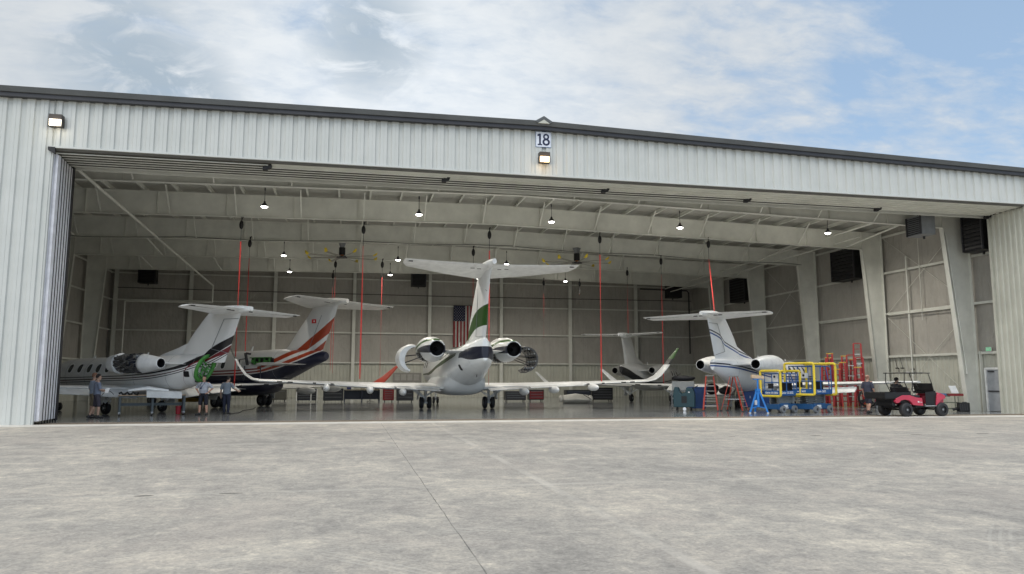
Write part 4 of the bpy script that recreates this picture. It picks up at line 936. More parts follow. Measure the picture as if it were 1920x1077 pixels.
# exit sign over the side door
t = thing('exit_sign', 'small green lit exit sign above the grey side door', 'exit sign', (XR-.24,3.75,3.18))
g = MB(); g.box((0,-.17,-.1),(.05,.17,.1)); g.build('sign_box', WHITE, t); g = MB(); g.box((-.006,-.155,-.085),(-.001,.155,.085)); g.build('sign_face', glow('green_sign_glow', (.12,.6,.28), .35), t)
text_mesh('EXIT', .13, 'lettering', WHITE, t, (-.010,0,0), (R(90),0,R(-90)), .001, .003)
# ---------------------------------------------------------------- ceiling fans
FANM = mat('fan_blade_grey', (.3,.29,.25), .5)
proto = None
for x, y, rz, lab in ((-.7,18.9,.35,'big grey ceiling fan with yellow blade tips, left of the tall tail'),(14.4,17.9,.75,'big grey ceiling fan with yellow blade tips, at the right tip of the tall tailplane')):
    if proto is None:
        t = thing('ceiling_fan', lab, 'ceiling fan', (x,y,9.2), rz, 'large ceiling fans')
        g = MB(); g.hexa([(-.1,-.1,.62),(.1,-.1,.62),(.1,.1,.62),(-.1,.1,.62)],[(-.2,-.2,1.0),(.2,-.2,1.0),(.2,.2,1.0),(-.2,.2,1.0)]); g.build('mount', GREY, t)
        g = MB(); g.cyl((0,0,.16),(0,0,.62),.2,n=16); g.cyl((0,0,.05),(0,0,.16),.12,n=12,m=1); g.build('motor', [SOOT, mat('orange_hub', (.45,.14,.03), .5)], t)
        g = MB(); g.cyl((0,0,-.02),(0,0,.06),.34,.3,n=20); g.build('hub', DARK, t)
        for k in range(8):
            a = 2*PI*k/8; M = Matrix.Rotation(a, 4, 'Z')
            g = MB(); g.hexa([(.25,-.08,0),(2.15,-.07,.0),(2.15,.07,.04),(.25,.08,.05)],[(.25,-.08,.02),(2.15,-.07,.02),(2.15,.07,.06),(.25,.08,.07)]); g.xf(M); bl = g.build('blade', FANM, t)
            g = MB(); g.hexa([(2.15,-.09,-.02),(2.3,-.05,.02),(2.3,.1,.08),(2.15,.1,.03)],[(2.15,-.09,.06),(2.36,-.02,.2),(2.36,.1,.24),(2.15,.1,.1)]); g.xf(M); g.build('blade_tip', YELLOW, bl)
        proto = t
    else:
        t = copy_tree(proto); t.location = (x,y,9.2); t.rotation_euler = (0,0,rz); t['label'] = lab
# ---------------------------------------------------------------- heaters
def heater(loc, rz, size, lab, nm='unit_heater', body=None):
    a, b, c = size; t = thing(nm, lab, 'heater', loc, rz, 'heaters and fans hung high on the walls')
    g = MB(); g.box((-a/2,-b/2,-c/2),(a/2,b/2,c/2)); g.build('casing', body or SOOT, t, bevel=.03)
    g = MB(); n = 9
    for k in range(n): z = -c/2+.1+(c-.2)*k/(n-1); g.hexa([(-a/2+.08,-b/2-.06,z-.05),(a/2-.08,-b/2-.06,z-.05),(a/2-.08,-b/2-.01,z+.01),(-a/2+.08,-b/2-.01,z+.01)],[(-a/2+.08,-b/2-.055,z-.04),(a/2-.08,-b/2-.055,z-.04),(a/2-.08,-b/2-.005,z+.02),(-a/2+.08,-b/2-.005,z+.02)])
    g.box((-a/2+.02,-b/2-.07,-c/2+.02),(-a/2+.08,-b/2-.0,c/2-.02)); g.box((a/2-.08,-b/2-.07,-c/2+.02),(a/2-.02,-b/2-.0,c/2-.02))
    g.build('louvre', DARK, t)
    g = MB(); g.cyl((-a*.35,b*.2,c/2),(-a*.35,b*.2,c/2+.9),.02,n=6); g.cyl((a*.35,b*.2,c/2),(a*.35,b*.2,c/2+.9),.02,n=6); g.beam((-a*.35,b*.2,c/2+.9),(a*.35,b*.2,c/2+.9),.05); g.beam((0,b*.2,-c/2),(0,b*.2,-c/2-.15),.08); g.build('hanger', DARK, t)
    return t
heater((31.75,14.0,9.05), R(-90), (2.4,.9,2.0), 'black louvred unit on the right wall, between the second and third columns')
heater((31.75,27.9,9.0), R(-90), (2.5,.9,2.0), 'black louvred unit on the right wall, deepest of the three there')
heater((31.75,3.35,9.15), R(-90), (1.35,.9,1.9), 'black louvred unit high on the right wall, nearest to the doorway jamb')
heater((28.6,3.75,9.45), R(-90), (1.1,.8,1.0), 'boxy grey heater hanging near the top right corner of the doorway', body=GREY)
heater((-16.5,37.3,9.95), 0, (1.35,.9,1.15), 'black box heater on the back wall above the leftmost jet')
heater((5.7,37.3,10.28), 0, (1.3,.9,1.15), 'black box heater on the back wall, left of the tall white tail')
heater((29.8,37.3,9.85), 0, (1.35,.9,1.2), 'black box heater in the back right corner of the hangar')
# ---------------------------------------------------------------- lifelines with red webbing
STRAP = mat('red_webbing', (.55,.045,.04), .6, 0, .1, 6)
FS = [(-5.72,11.22,1.2,.036,4.6,'thick red strap nearest the leftmost jet tail, left of two'),(.5,11.22,1.6,.036,5.0,'thick red strap hanging between the orange-striped tail and the middle jet'),
      (7.35,11.22,1.3,.03,5.0,'red strap hanging behind the tall white tail and right of its fuselage'),(13.75,11.22,1.3,.036,5.8,'thick red strap hanging right of the middle jet, over its right wing'),(20.5,11.3,5.5,.026,4.7,'red strap tied to the top of the blue-striped jet tail'),
      (-6.0,16.9,1.2,.026,5.6,'thin red strap behind and right of the leftmost tail'),(7.4,17.2,4.2,.018,5.6,'thin red strap just left of the tall white tail'),(20.4,18.1,1.3,.026,5.2,'red strap over the upturned right wingtip of the middle jet'),
      (-1.2,24.3,2.0,.016,5.5,'faint red strap behind the orange-striped tail, nearer of the two'),(2.0,23.7,1.8,.016,5.5,'faint red strap between the orange tail and the middle jet, right of the thick one'),(20.15,23.9,4.0,.02,5.4,'thin faint strap above the far right jet'),
      (-1.5,30.3,2.2,.016,5.5,'faint red strap behind the orange-striped tail, farther of the two'),(15.5,31.0,5.0,.010,5.5,'thin faint strap right of the tall tail, near the back wall'),(18.6,31.0,8.6,.01,5.5,'short dark reel line behind the thick right strap')]
for i, (x, y, zb, r, L0, lab) in enumerate(FS):
    t = thing('retractable_lifeline', lab, 'safety strap', (x,y,9.95), 0, 'red safety straps hanging from reels on the rafters')
    g = MB(); g.ell((0,0,-.42),(.11,.1,.24),12,8); g.beam((0,0,-.2),(.06,.1,.03),.04); g.cyl((0,0,-.2),(0,0,.0),.02,n=6); g.build('reel', SOOT, t)
    ztop = -.95-(.35 if r < .05 else 0); g = MB(); g.cyl((0,0,-.62),(0,0,ztop),.014,n=6); g.build('cable', DARK, t)
    end = Vector((0,0,zb-9.95))
    if i == 4: end = Vector((16.4-20.5+4.9-.9,-5.1,5.45-9.95)) * 1.0; end = Vector((18.55-20.5, 6.95-11.3, 5.05-9.95))
    g = MB(); n = 14; p0 = Vector((0,0,ztop))
    rings = []
    for k in range(n+1):
        q = p0.lerp(end, k/n); a = .5+k*.16+i; w_, h_ = r*(1 if k < n else .6), r*.25
        rings.append([tuple(q+Vector((math.cos(a)*u-math.sin(a)*v, math.sin(a)*u+math.cos(a)*v, 0))) for u, v in ((-w_,-h_),(w_,-h_),(w_,h_),(-w_,h_))])
    g.loft(rings, smooth=False); g.build('strap', STRAP, t)
# ---------------------------------------------------------------- flag on the back wall
t = thing('national_flag', 'stars and stripes flag hung vertically on the back wall, partly behind the tall tail', 'flag', (9.0,38.5,8.2))
FW, FH = 1.98, 3.75; NS = 13
def fy(x, z): return -.03-.03*math.sin(x*7+z*.9)*(.4+abs(z)/4)
flag_red, flag_white, flag_blue = mat('flag_red', (.22,.014,.018), .8), mat('flag_white', (.42,.4,.38), .8), mat('flag_blue', (.008,.012,.045), .8)
g = MB(); nz = 24; sub = 3
for s_ in range(NS):
    for q in range(sub):
        xa, xb = FW*(s_+q/sub)/NS, FW*(s_+(q+1)/sub)/NS
        for k in range(nz):
            za, zb = -FH*k/nz, -FH*(k+1)/nz; can = s_ < 7 and zb >= -FH*.4-.02
            g.add([(xa,fy(xa,za),za),(xb,fy(xb,za),za),(xb,fy(xb,zb),zb),(xa,fy(xa,zb),zb)], [(0,1,2,3)], 2 if can else (0 if (NS-1-s_) % 2 == 0 else 1), True)
for r_ in range(11):
    for c_ in range(9):
        if (r_+c_) % 2 == 0:
            x = FW*7/NS*(c_+1)/10; z = -FH*.4*(r_+1)/12; pts = [(x+.045*(1 if k % 2 == 0 else .4)*math.sin(PI*k/5), fy(x,z)-.012, z+.045*(1 if k % 2 == 0 else .4)*math.cos(PI*k/5)) for k in range(10)]
            g.add(pts, [tuple(range(10))], 1)
g.build('flag_cloth', [flag_red, flag_white, flag_blue], t)
g = MB(); g.cyl((-.05,0,.02),(FW+.05,0,.02),.02,n=6); g.build('flag_rod', DARK, t)
# ================================================================ things on the floor
def caster(parent, x, y, r=.07, nm='caster', col=None):
    g = MB(); g.cyl((x-.018,y,r),(x+.018,y,r),r,n=14); g.build(nm, col or SOOT, parent)
# ---- long work table
t = thing('work_table', 'long wheeled grey work table with dark legs, in front of the leftmost jet', 'work table', (-9.62,6.1,0), .30)
L_, D_ = 2.55, .42
g = MB(); g.box((-.06,-.05,.86),(L_+.06,D_+.05,.90)); g.build('table_top', mat('plywood', (.42,.3,.19), .6, 0, .2, 5), t)
g = MB(); g.box((-.04,-.03,.80),(L_+.04,.03,.858)); g.box((-.04,D_-.03,.80),(L_+.04,D_+.03,.858)); g.box((0,D_-.03,.42),(L_,D_+.0,.54)); g.build('frame', mat('table_steel', (.075,.09,.095), .45, .3), t)
for k in range(3):
    for y in (0, D_):
        x = k*L_/2
        g = MB(); g.box((x-.045,y-.045,.16),(x+.045,y+.045,.80)); lg = g.build('leg', mat('table_steel', (.075,.09,.095), .45, .3) if y == 0 else DARK, t, bevel=.006)
        g = MB(); g.cyl((x-.02,y,.075),(x+.02,y,.075),.075,n=16,m=0); g.cyl((x-.024,y,.075),(x+.024,y,.075),.05,n=12,m=1); g.box((x-.035,y-.03,.1),(x+.035,y+.03,.165),1); g.build('caster', [SOOT, ALU], lg)
# ---- removed wing panels and hose on the table
ob = MB(); wing(ob, [((.28,.1,.12),(.3,.62,.16),(0,0,.12)),((1.1,.15,.22),(1.1,.75,.22),(0,0,.2)),((1.9,.05,.12),(1.9,.55,.12),(0,0,.12))]); M = Matrix.Translation((-9.62,6.1,.94)) @ Matrix.Rotation(.3, 4, 'Z')
ob.xf(M); o = ob.build('fairing_panel', WHITE); tag(o, 'curved white fairing panel lying on the left half of the work table', 'aircraft panel', 'aircraft panels on the work table')
ob = MB(); ob.hexa([(1.0,-.26,-.16),(2.42,-.26,-.22),(2.42,.3,.02),(1.0,.3,.0)],[(1.0,-.24,.12),(2.42,-.24,.06),(2.42,.3,.12),(1.0,.3,.16)]); ob.xf(M); o = ob.build('flap_panel', FLAPG, bevel=.02); tag(o, 'long white flap panel overhanging the near edge of the work table', 'aircraft panel', 'aircraft panels on the work table')
ob = MB(); ob.tube([(-.05+.35*t_,-.02+.05*math.sin(t_*5),.02+.05*math.sin(t_*9)) for t_ in [i/10*2.2 for i in range(11)]], .045, 8); ob.xf(M); o = ob.build('duct_hose', SOOT); tag(o, 'black hose lying on the left end of the work table', 'hose')
ob = MB(); ob.tube([(-.25-.3*t_, .1, -.02+.16*math.sin(t_*2.2)) for t_ in [i/8*1.6 for i in range(9)]], .012, 6); ob.xf(M); o = ob.build('trailing_cable', SOOT); tag(o, 'thin black cable arching off the left end of the work table', 'cable')
# red bin and yellow cabinet
DRED_ = mat('bin_red', (.36,.015,.03), .5)
t = thing('red_bin', 'small red bin on the floor behind the right end of the work table', 'bin', (-7.5,7.25,0))
g = MB(); g.cyl((0,0,.02),(0,0,.36),.10,.12,n=16); g.build('bucket', DRED_, t); g = MB(); g.cyl((0,0,.361),(0,0,.39),.125,n=16); g.build('lid', DRED_, t)
t = thing('yellow_power_unit', 'yellow ground power unit in shadow under the rear of the leftmost jet', 'power unit', (-9.0,18.6,0))
g = MB(); g.box((-.75,-.5,.25),(.75,.5,1.25)); g.build('casing', mat('dull_yellow', (.4,.23,.02), .5), t, bevel=.04); g = MB()
for k in range(5): g.box((-.5,-.52,.5+k*.12),(.5,-.5,.55+k*.12))
g.build('grille', DARK, t)
for sx in (-.55,.55):
    for sy in (-.35,.35): caster(t, sx, sy, .13, 'wheel')
# ---- step ladders
LR = mat('ladder_red', (.5,.06,.035), .45); STEP = mat('ladder_step', (.45,.42,.38), .5, .3)
def stepladder(loc, rz, h, wb, wt, depth, lab, steps=6):
    t = thing('step_ladder', lab, 'ladder', loc, rz, 'red step ladders by the blue-striped jet')
    for f, yb, yt in ((1, -depth/2, -.12), (0, depth/2, .12)):
        fr = []
        for s in (-1, 1):
            g = MB(); g.beam((s*wb/2,yb,.03),(s*wt/2,yt,h), .06, .035 if f else .03); g.box((s*wb/2-.045,yb-.05,0),(s*wb/2+.045,yb+.05,.05),1); g.build('rail', [LR, DARK], t)
        for k in range(1, steps+1):
            q = k/(steps+1); wq = wb+(wt-wb)*q; y = yb+(yt-yb)*q; z = h*q
            g = MB()
            if f: g.box((-wq/2+.03,y-.05,z-.012),(wq/2-.03,y+.05,z+.012))
            elif k % 2 == 1: g.box((-wq/2+.02,y-.015,z-.02),(wq/2-.02,y+.015,z+.02))
            else: continue
            g.build('step' if f else 'brace', STEP, t)
    g = MB(); g.box((-wt/2-.03,-.16,h-.01),(wt/2+.03,.16,h+.045)); g.build('top_cap', mat('cap_grey', (.3,.28,.26), .5), t)
    for k in (.35,): 
        g = MB(); s = 1
        for s in (-1, 1): g.beam((s*(wb+(wt-wb)*k)/2*.98,-depth/2+(depth/2-.12)*k,h*k),(s*(wb+(wt-wb)*k)/2*.98,depth/2-(depth/2-.12)*k,h*k), .02)
        g.beam((-wb/2,0,h*k),(wb/2,0,h*k),.01); g.build('spreader', ALU, t)
stepladder((18.15,6.9,0), R(-28), 1.78, .72, .36, 1.0, 'red step ladder facing the camera, left of the pair under the jet tail')
stepladder((19.2,6.35,0), R(38), 1.74, .72, .36, 1.15, 'red step ladder with splayed legs, right of the pair under the jet tail')
# tall ladders leaning at the right wall
LRD = mat('ladder_dark_red', (.33,.014,.014), .45); YF = mat('ladder_yellow_cap', (.6,.4,.05), .5)
def tall_ladder(x, y, rz, h, lab, step=False):
    t = thing('tall_ladder', lab, 'ladder', (x,y,0), rz, 'tall red ladders leaning on the right wall')
    lean = .42 if not step else .28
    for s in (-1, 1):
        g = MB(); g.beam((s*.25,0,.02),(s*(.2 if not step else .13),lean,h), .15, .09); g.box((s*.25-.05,-.05,0),(s*.25+.05,.05,.22),1); g.build('rail', [LRD, YF], t)
    if step:
        for s in (-1, 1):
            g = MB(); g.beam((s*.2,.16,.02),(s*.1,lean+.1,h-.1), .11, .05); g.build('back_rail', LRD, t)
    n = int(h/.3)
    for k in range(1, n):
        q = k/n; w_ = .25+((.2 if not step else .13)-.25)*q; g = MB(); g.box((-w_,lean*q-.035,h*q-.015),(w_,lean*q+.035,h*q+(.03 if step else .015))); g.build('rung', LRD if k % 2 or step else ALU, t)
    g = MB(); g.box((-.2,lean-.06,h),(.2,lean+.08,h+.05)); g.build('top_cap', YF if step else LRD, t)
az_ = R(-38)
tall_ladder(27.78,11.32,az_,2.45,'shortest dark red ladder at the left end of the leaning row',True)
tall_ladder(28.38,11.62,az_,3.15,'tall dark red ladder with a yellow cap, second in the leaning row',True)
tall_ladder(28.73,10.92,az_,2.6,'red ladder in the middle of the leaning row',True)
tall_ladder(29.13,10.72,az_,3.05,'dark red ladder just left of the tallest one in the leaning row')
tall_ladder(28.13,10.62,az_,2.2,'short dark red ladder in front of the leaning row',True)
tall_ladder(29.43,10.32,az_,2.9,'dark red ladder in front of the tallest one in the leaning row')
tall_ladder(29.63,10.72,az_,3.75,'tallest dark red ladder, right end of the leaning row')
tall_ladder(29.05,9.95,az_,2.3,'dark red ladder set close in front of the middle of the leaning row',True)
for k_, (dx_, hh_, lab_) in enumerate(((0,2.9,'dark red ladder tucked behind the first yellow cap of the leaning row'),(.33,2.5,'dark red ladder, low one behind the second in the leaning row'),(.62,3.0,'dark red ladder, deep in the middle of the leaning row'),(.95,2.8,'dark red ladder right behind the tallest one'))):
    tall_ladder(28.35+dx_*1.25,11.75-dx_*.75,az_,hh_,lab_,True)
# ---- tripod jack
t = thing('aircraft_jack', 'bright blue tripod jack with a cream padded block on top', 'jack', (19.15,3.95,0))
for k, (fx, fy_) in enumerate(((-.38,.12),(.38,-.2),(.05,.42))):
    g = MB(); g.beam((fx,fy_,.03),(fx*.12,fy_*.12,1.12), .075); g.beam((fx*.8,fy_*.8,.25),(0,0,.32), .04); g.build('leg', BRIGHTBLUE, t); g = MB(); g.cyl((fx,fy_,0),(fx,fy_,.05),.06,n=12); g.build('foot', ALU, t)
g = MB(); g.cyl((0,0,.3),(0,0,1.15),.07,n=14); g.box((-.1,-.1,1.05),(.1,.1,1.16)); g.cyl((0,0,1.1),(0,0,1.6),.035,n=12); g.box((-.22,-.06,1.6),(.22,.06,1.64)); g.build('column', BRIGHTBLUE, t)
CHAM = mat('cream_foam', (.62,.46,.3), .7)
g = MB(); g.hexa([(-.3,-.08,1.655),(.34,-.08,1.62),(.34,.08,1.62),(-.3,.08,1.655)],[(-.32,-.08,1.84),(.34,-.08,1.76),(.34,.08,1.76),(-.32,.08,1.84)]); g.build('padded_block', CHAM, t, bevel=.03)
g = MB(); g.box((-.17,-.02,.4),(-.03,.06,.62)); g.build('pump', mat('white_label', (.6,.6,.6), .5), t)
# ---- scissor lifts
LBLUE = mat('lift_rail_blue', (.012,.10,.32), .45)
TW_ = mat('lift_tyre_grey', (.2,.21,.22), .7)
def pad_rail(t, pts, r=.06):
    P = [Vector(p) for p in pts]; out = []
    n = len(P)
    for i in range(n):      # rounded corners
        a, b, c = P[i-1], P[i], P[(i+1) % n]; u = (a-b).normalized()*.11; v = (c-b).normalized()*.11
        for k in range(5): q = k/4; out.append((b+u)*(1-q)**2+b*2*q*(1-q)+(b+v)*q*q)
    g = MB(); g.tube(out, r, 10, closed=True); g.build('foam_rail', YELLOW, t)
def lift(loc, rz, L, Wd, Fw, zp, zt, lab, model):
    t = thing('scissor_lift', lab, 'scissor lift', loc, rz, 'blue scissor lifts with yellow padded rails')
    bm = mat('lift_blue', (.015,.085,.22), .45, 0, .15, 4)
    g = MB(); g.box((-L/2,-Wd/2+.05,.16),(L/2,Wd/2-.05,.42)); g.box((-L/2+.08,-Wd/2-.0,.2),(L/2-.55,-Wd/2+.06,.46)); g.build('chassis', bm, t, bevel=.02)
    g = MB(); g.box((-L/2+.3,-Wd/2-.008,.27),(-L/2+.62,-Wd/2-.001,.38)); g.box((-L/2+.36,-Wd/2-.008,.19+.02),(-L/2+.66,-Wd/2-.002,.25)); g.box((L/2-.02,-.3,.24),(L/2+.006,.0,.34)); g.build('sticker', WHITE, t)
    for sx in (-1, 1):
        for sy in (-1, 1):
            x, y = sx*(L/2-.22), sy*(Wd/2); g = MB(); g.cyl((x,y-.07,.17),(x,y+.07,.17),.17,n=20); w = g.build('wheel', TW_, t, bevel=.02); g = MB(); g.cyl((x,y-.075*1,.17),(x,y+.075,.17),.07,n=12); g.build('hub', DARK, w)
    g = MB(); n = 5; h0, h1 = .44, zp-.04
    for k in range(n):
        za, zb = h0+(h1-h0)*k/n, h0+(h1-h0)*(k+1)/n
        for sy in (-.22, .22): g.beam((-L/2+.15,sy,za),(L/2-.15,sy,zb), .06, .05); g.beam((L/2-.15,sy+.05,za),(-L/2+.15,sy+.05,zb), .06, .05)
        g.beam((L/2-.12,-.3,(za+zb)/2),(L/2-.12,.3,(za+zb)/2), .05)
    g.box((L/2-.16,-.32,h0),(L/2-.06,-.26,h1)); g.box((L/2-.16,.26,h0),(L/2-.06,.32,h1))
    g.build('scissor_stack', mat('lift_grey_steel', (.26,.29,.3), .5, .3), t)
    g = MB(); g.box((-L/2-.02,-Wd/2,zp-.04),(L/2+.02,Wd/2,zp+.03)); g.box((-L/2-.02,-Wd/2-.01,zp+.0),(L/2+.02,-Wd/2+.01,zp+.2)); g.box((-L/2-.02,Wd/2-.01,zp),(L/2+.02,Wd/2+.01,zp+.2)); g.box((-L/2-.025,-Wd/2,zp),(-L/2,Wd/2,zp+.2)); g.box((L/2,-Wd/2,zp),(L/2+.025,Wd/2,zp+.2)); g.build('platform', LBLUE, t)
    g = MB(); r = .024
    for z in (zp+.6, zt-.14):
        g.cyl((-L/2,-Wd/2,z),(L/2,-Wd/2,z),r,n=8); g.cyl((-L/2,Wd/2,z),(L/2,Wd/2,z),r,n=8); g.cyl((-L/2,-Wd/2,z),(-L/2,Wd/2,z),r,n=8); g.cyl((L/2,-Wd/2,z),(L/2,Wd/2,z),r,n=8)
    for x in (-L/2, -.1, L/2):
        for y in (-Wd/2, Wd/2): g.cyl((x,y,zp),(x,y,zt-.14),r,n=8)
    g.cyl((L/2-.45,-Wd/2,zt-.14),(L/2-.2,-Wd/2,zp+.5),r,n=8); g.cyl((L/2-.2,-Wd/2,zp+.5),(L/2-.2,-Wd/2,zp),r,n=8)
    g.build('guard_rail', LBLUE, t)
    g = MB(); g.box((-L/2+.02,-.3,zp+.75),(-L/2+.2,-.02,zp+1.0)); g.build('control_box', mat('white_label', (.6,.6,.6), .5), t, bevel=.01)
    g = MB(); g.cyl((-L/2-.0,-.16,zp+.88),(-L/2+.015,-.16,zp+.88),.06,n=14); g.build('gauge', SOOT, t); g = MB(); g.box((-L/2-.03,-.1,zp+.3),(-L/2-.0,.2,zp+.55)); g.build('document_box', SOOT, t); g = MB(); g.box((L/2-.4,-.25,zp+.05),(L/2-.1,.2,zp+.6)); g.build('tool_tray', SOOT, t)
    g = MB(); g.box((L/2+.03,-Wd/2+.02,zp+.03),(L/2+.045,Wd/2-.02,zp+.13)); g.build('name_plate', mat('white_label', (.6,.6,.6), .5), t)
    for x in (-L/2-.1, L/2+.1): pad_rail(t, [(x,-Fw/2,zp-.06),(x,Fw/2,zp-.06),(x,Fw/2,zt),(x,-Fw/2,zt)])
    text_mesh(model, .15, 'lettering', WHITE, t, (-.08,-Wd/2-.014,zp+.10), (R(90),0,0), .001, .003)
    text_mesh(model, .12, 'lettering', WHITE, t, (-L/2-.028,0,zp+.1), (R(90),0,R(-90)), .001, .003)
    return t
lift((20.85,4.75,0), R(22), 1.35, .84, 1.16, .86, 2.03, 'blue scissor lift with yellow padded rails, smaller and left of the two', 'Genie GS-2032')
lift((22.5,4.75,0), R(22), 1.55, 1.3, 1.66, .93, 2.4, 'blue scissor lift with taller yellow padded rails, right of the two', 'Genie 2632')
# ---- blue parts cabinet, scrubber, bins
t = thing('blue_parts_cabinet', 'low dark blue steel cabinet behind the bright blue jack', 'cabinet', (21.7,8.6,0), R(-25))
g = MB(); g.box((-.65,-.3,.1),(.65,.3,.98)); g.build('casing', mat('cabinet_blue', (.01,.05,.2), .45), t, bevel=.01)
for x in (-.32,.32): g = MB(); g.box((x-.28,-.312,.16),(x+.28,-.302,.92)); d = g.build('door', mat('cabinet_blue', (.01,.05,.2), .45), t); g = MB(); g.box((x-.04,-.33,.6),(x-.01,-.314,.72)); g.build('handle', ALU, d)
for x in (-.55,.55): caster(t, x, 0, .05)
TEAL = mat('scrubber_teal', (.012,.05,.062), .45)
t = thing('floor_scrubber', 'dark teal walk-behind floor scrubber standing left of the red ladders', 'floor scrubber', (16.95,7.35,0), R(-30))
g = MB(); g.prism([(-.55,-.3,.18),(.5,-.3,.18),(.52,-.3,.85),(.42,-.3,1.16),(.1,-.3,1.2),(.05,-.3,.95),(-.15,-.3,.88),(-.25,-.3,1.0),(-.3,-.3,1.2),(-.5,-.3,1.22),(-.58,-.3,.8)], (0,.62,0)); g.build('body', TEAL, t, bevel=.04)
g = MB(); g.box((-.15,-.315,.4),(.12,-.302,.75)); g.build('recess', SOOT, t)
g = MB(); g.tube([(.4,-.25,1.15),(.62,-.25,1.25),(.66,0,1.28),(.62,.25,1.25),(.4,.27,1.15)], .02, 8); g.build('handle', SOOT, t)
for x, y in ((-.4,-.3),(.3,-.3),(-.4,.3),(.3,.3)): caster(t, x, y, .11, 'wheel')
g = MB(); g.cyl((.0,-.34,.1),(.0,-.1,.1),.09,n=14); g.build('brush', ALU, t)
g = MB(); g.box((.2,-.31,.92),(.27,-.303,.98)); g.build('badge', WHITE, t)
t = thing('blue_bin', 'tall blue plastic bin between the teal scrubber and a red ladder', 'bin', (18.1,8.3,0), R(-25))
g = MB(); g.hexa([(-.42,-.3,.08),(.42,-.3,.08),(.42,.3,.08),(-.42,.3,.08)],[(-.5,-.36,1.15),(.5,-.36,1.15),(.5,.36,1.15),(-.5,.36,1.15)]); g.build('bucket', mat('bin_blue', (.01,.045,.15), .5), t, bevel=.03)
g = MB(); g.box((-.52,-.38,1.15),(.52,.38,1.21)); g.build('lid', mat('bin_blue', (.01,.045,.15), .5), t, bevel=.02)
t = thing('clear_cage_cart', 'wheeled cart with a clear plastic case, behind the teal scrubber', 'cart', (17.9,9.6,0), R(-25))
g = MB(); g.box((-.65,-.35,.95),(.65,.35,1.0)); g.box((-.65,-.35,.2),(.65,.35,.24))
for x in (-.62,.62):
    for y in (-.32,.32): g.box((x-.02,y-.02,.1),(x+.02,y+.02,.95))
g.build('frame', GREY, t)
g = MB(); g.box((-.6,-.3,1.003),(.6,.3,1.5)); g.build('clear_case', mat('frosted_plastic', (.32,.33,.32), .25), t, bevel=.02)
for x in (-.6,.6): caster(t, x, -.3, .06)
BAGM = mat('black_bag', (.012,.012,.016), .75, 0, .3, 9, .4)
def bag(loc, s, lab, rz=0):
    g = MB(); rnd = random.Random(int(loc[0]*10)); g.ell((0,0,s[2]*.5),(s[0]/2,s[1]/2,s[2]/2),18,10)
    for i, v in enumerate(g.v): k = 1+.06*math.sin(v[0]*14+v[1]*9)+.05*math.sin(v[2]*17+v[0]*5); g.v[i] = (v[0]*k, v[1]*k, max(0, v[2]*k))
    g.xf(Matrix.Translation(loc) @ Matrix.Rotation(rz, 4, 'Z')); o = g.build('black_bag', BAGM); tag(o, lab, 'bag', 'black bags near the blue-striped jet')
bag((17.9,9.6,1.51), (1.3,.6,.3), 'flat black bag lying on top of the clear case', R(-25))
t = thing('equipment_cart', 'low grey cart under the blue-striped jet, loaded with black bags', 'cart', (19.9,9.7,0), R(-20))
g = MB(); g.box((-.8,-.35,.7),(.8,.35,.76)); g.box((-.8,-.35,.2),(.8,.35,.25)); 
for x in (-.76,.76):
    for y in (-.32,.32): g.box((x-.025,y-.025,.1),(x+.025,y+.025,.7))
g.build('frame', GREY, t)
for x in (-.7,.7): caster(t, x, -.3, .06)
bag((19.6,9.6,.77), (.8,.6,.62), 'bulky black bag on the low cart behind the red ladders', .3)
bag((20.3,9.4,.77), (.75,.55,.45), 'smaller black bag at the right end of the low cart', .1)
# ---- white casing on the floor
t = thing('engine_cowling', 'pale engine cowling resting on the floor under the right wing of the middle jet', 'aircraft panel', (14.7,19.4,0), R(-8))
g = MB(); wing(g, [((-.85,.3,.25),(-.85,-.35,.25),(0,0,.55)),((0,.35,.3),(0,-.4,.3),(0,0,.66)),((.85,.3,.25),(.85,-.35,.25),(0,0,.55))]); g.build('shell', mat('pale_cowl', (.48,.47,.43), .35), t)
for s in (-1, 1): g = MB(); g.ell((s*.98,0,.32),(.17,.25,.24),14,10); g.build('end_lobe', mat('pale_cowl', (.48,.47,.43), .35), t)
g = MB(); g.beam((.45,-.42,.6),(.95,-.4,.3),.04); g.build('strap', DARK, t)
# ---- row along the back, seen under the wings
def chest(loc, rz, size, lab, m1, m2=None, drawers=4, nm='tool_chest', cat='tool chest', posts=None):
    a, b, c = size; t = thing(nm, lab, cat, loc, rz, 'chests and carts along the back of the hangar')
    g = MB(); g.box((-a/2,-b/2,.12),(a/2,b/2,c)); g.build('casing', m1, t, bevel=.012)
    for k in range(drawers):
        z0 = .18+(c-.26)*k/drawers; z1 = .18+(c-.26)*(k+1)/drawers-.02; g = MB(); g.box((-a/2+.04,-b/2-.02,z0),(a/2-.04,-b/2-.002,z1)); d = g.build('drawer', m2 or m1, t)
        g = MB(); g.box((-a/2+.12,-b/2-.04,z1-.04),(a/2-.12,-b/2-.022,z1-.02)); g.build('handle', GREY, d)
    if posts:
        for x in posts: g = MB(); g.box((x-.03,-b/2-.06,.1),(x+.03,-b/2-.045,c)); g.build('edge_strip', WHITE, t)
    for x in (-a/2+.12, a/2-.12): caster(t, x, -b/2+.1, .06); caster(t, x, b/2-.1, .06)
    return t
BLK = mat('chest_black', (.016,.017,.02), .4); NVY = mat('chest_navy', (.02,.025,.045), .4); CRED = mat('chest_red', (.2,.01,.012), .4); DGR = mat('cabinet_grey_green', (.09,.09,.075), .6)
chest((-2.9,25.5,0), .04, (1.4,.6,.92), 'dark blue tool chest with white edge strips, left of the black cabinet', NVY, BLK, 4, posts=(-.68,.28,.68))
chest((-1.1,24.7,0), .03, (1.35,.7,.95), 'black tool cabinet right of the white-edged chest', BLK, None, 3, 'tool_cabinet', 'cabinet')
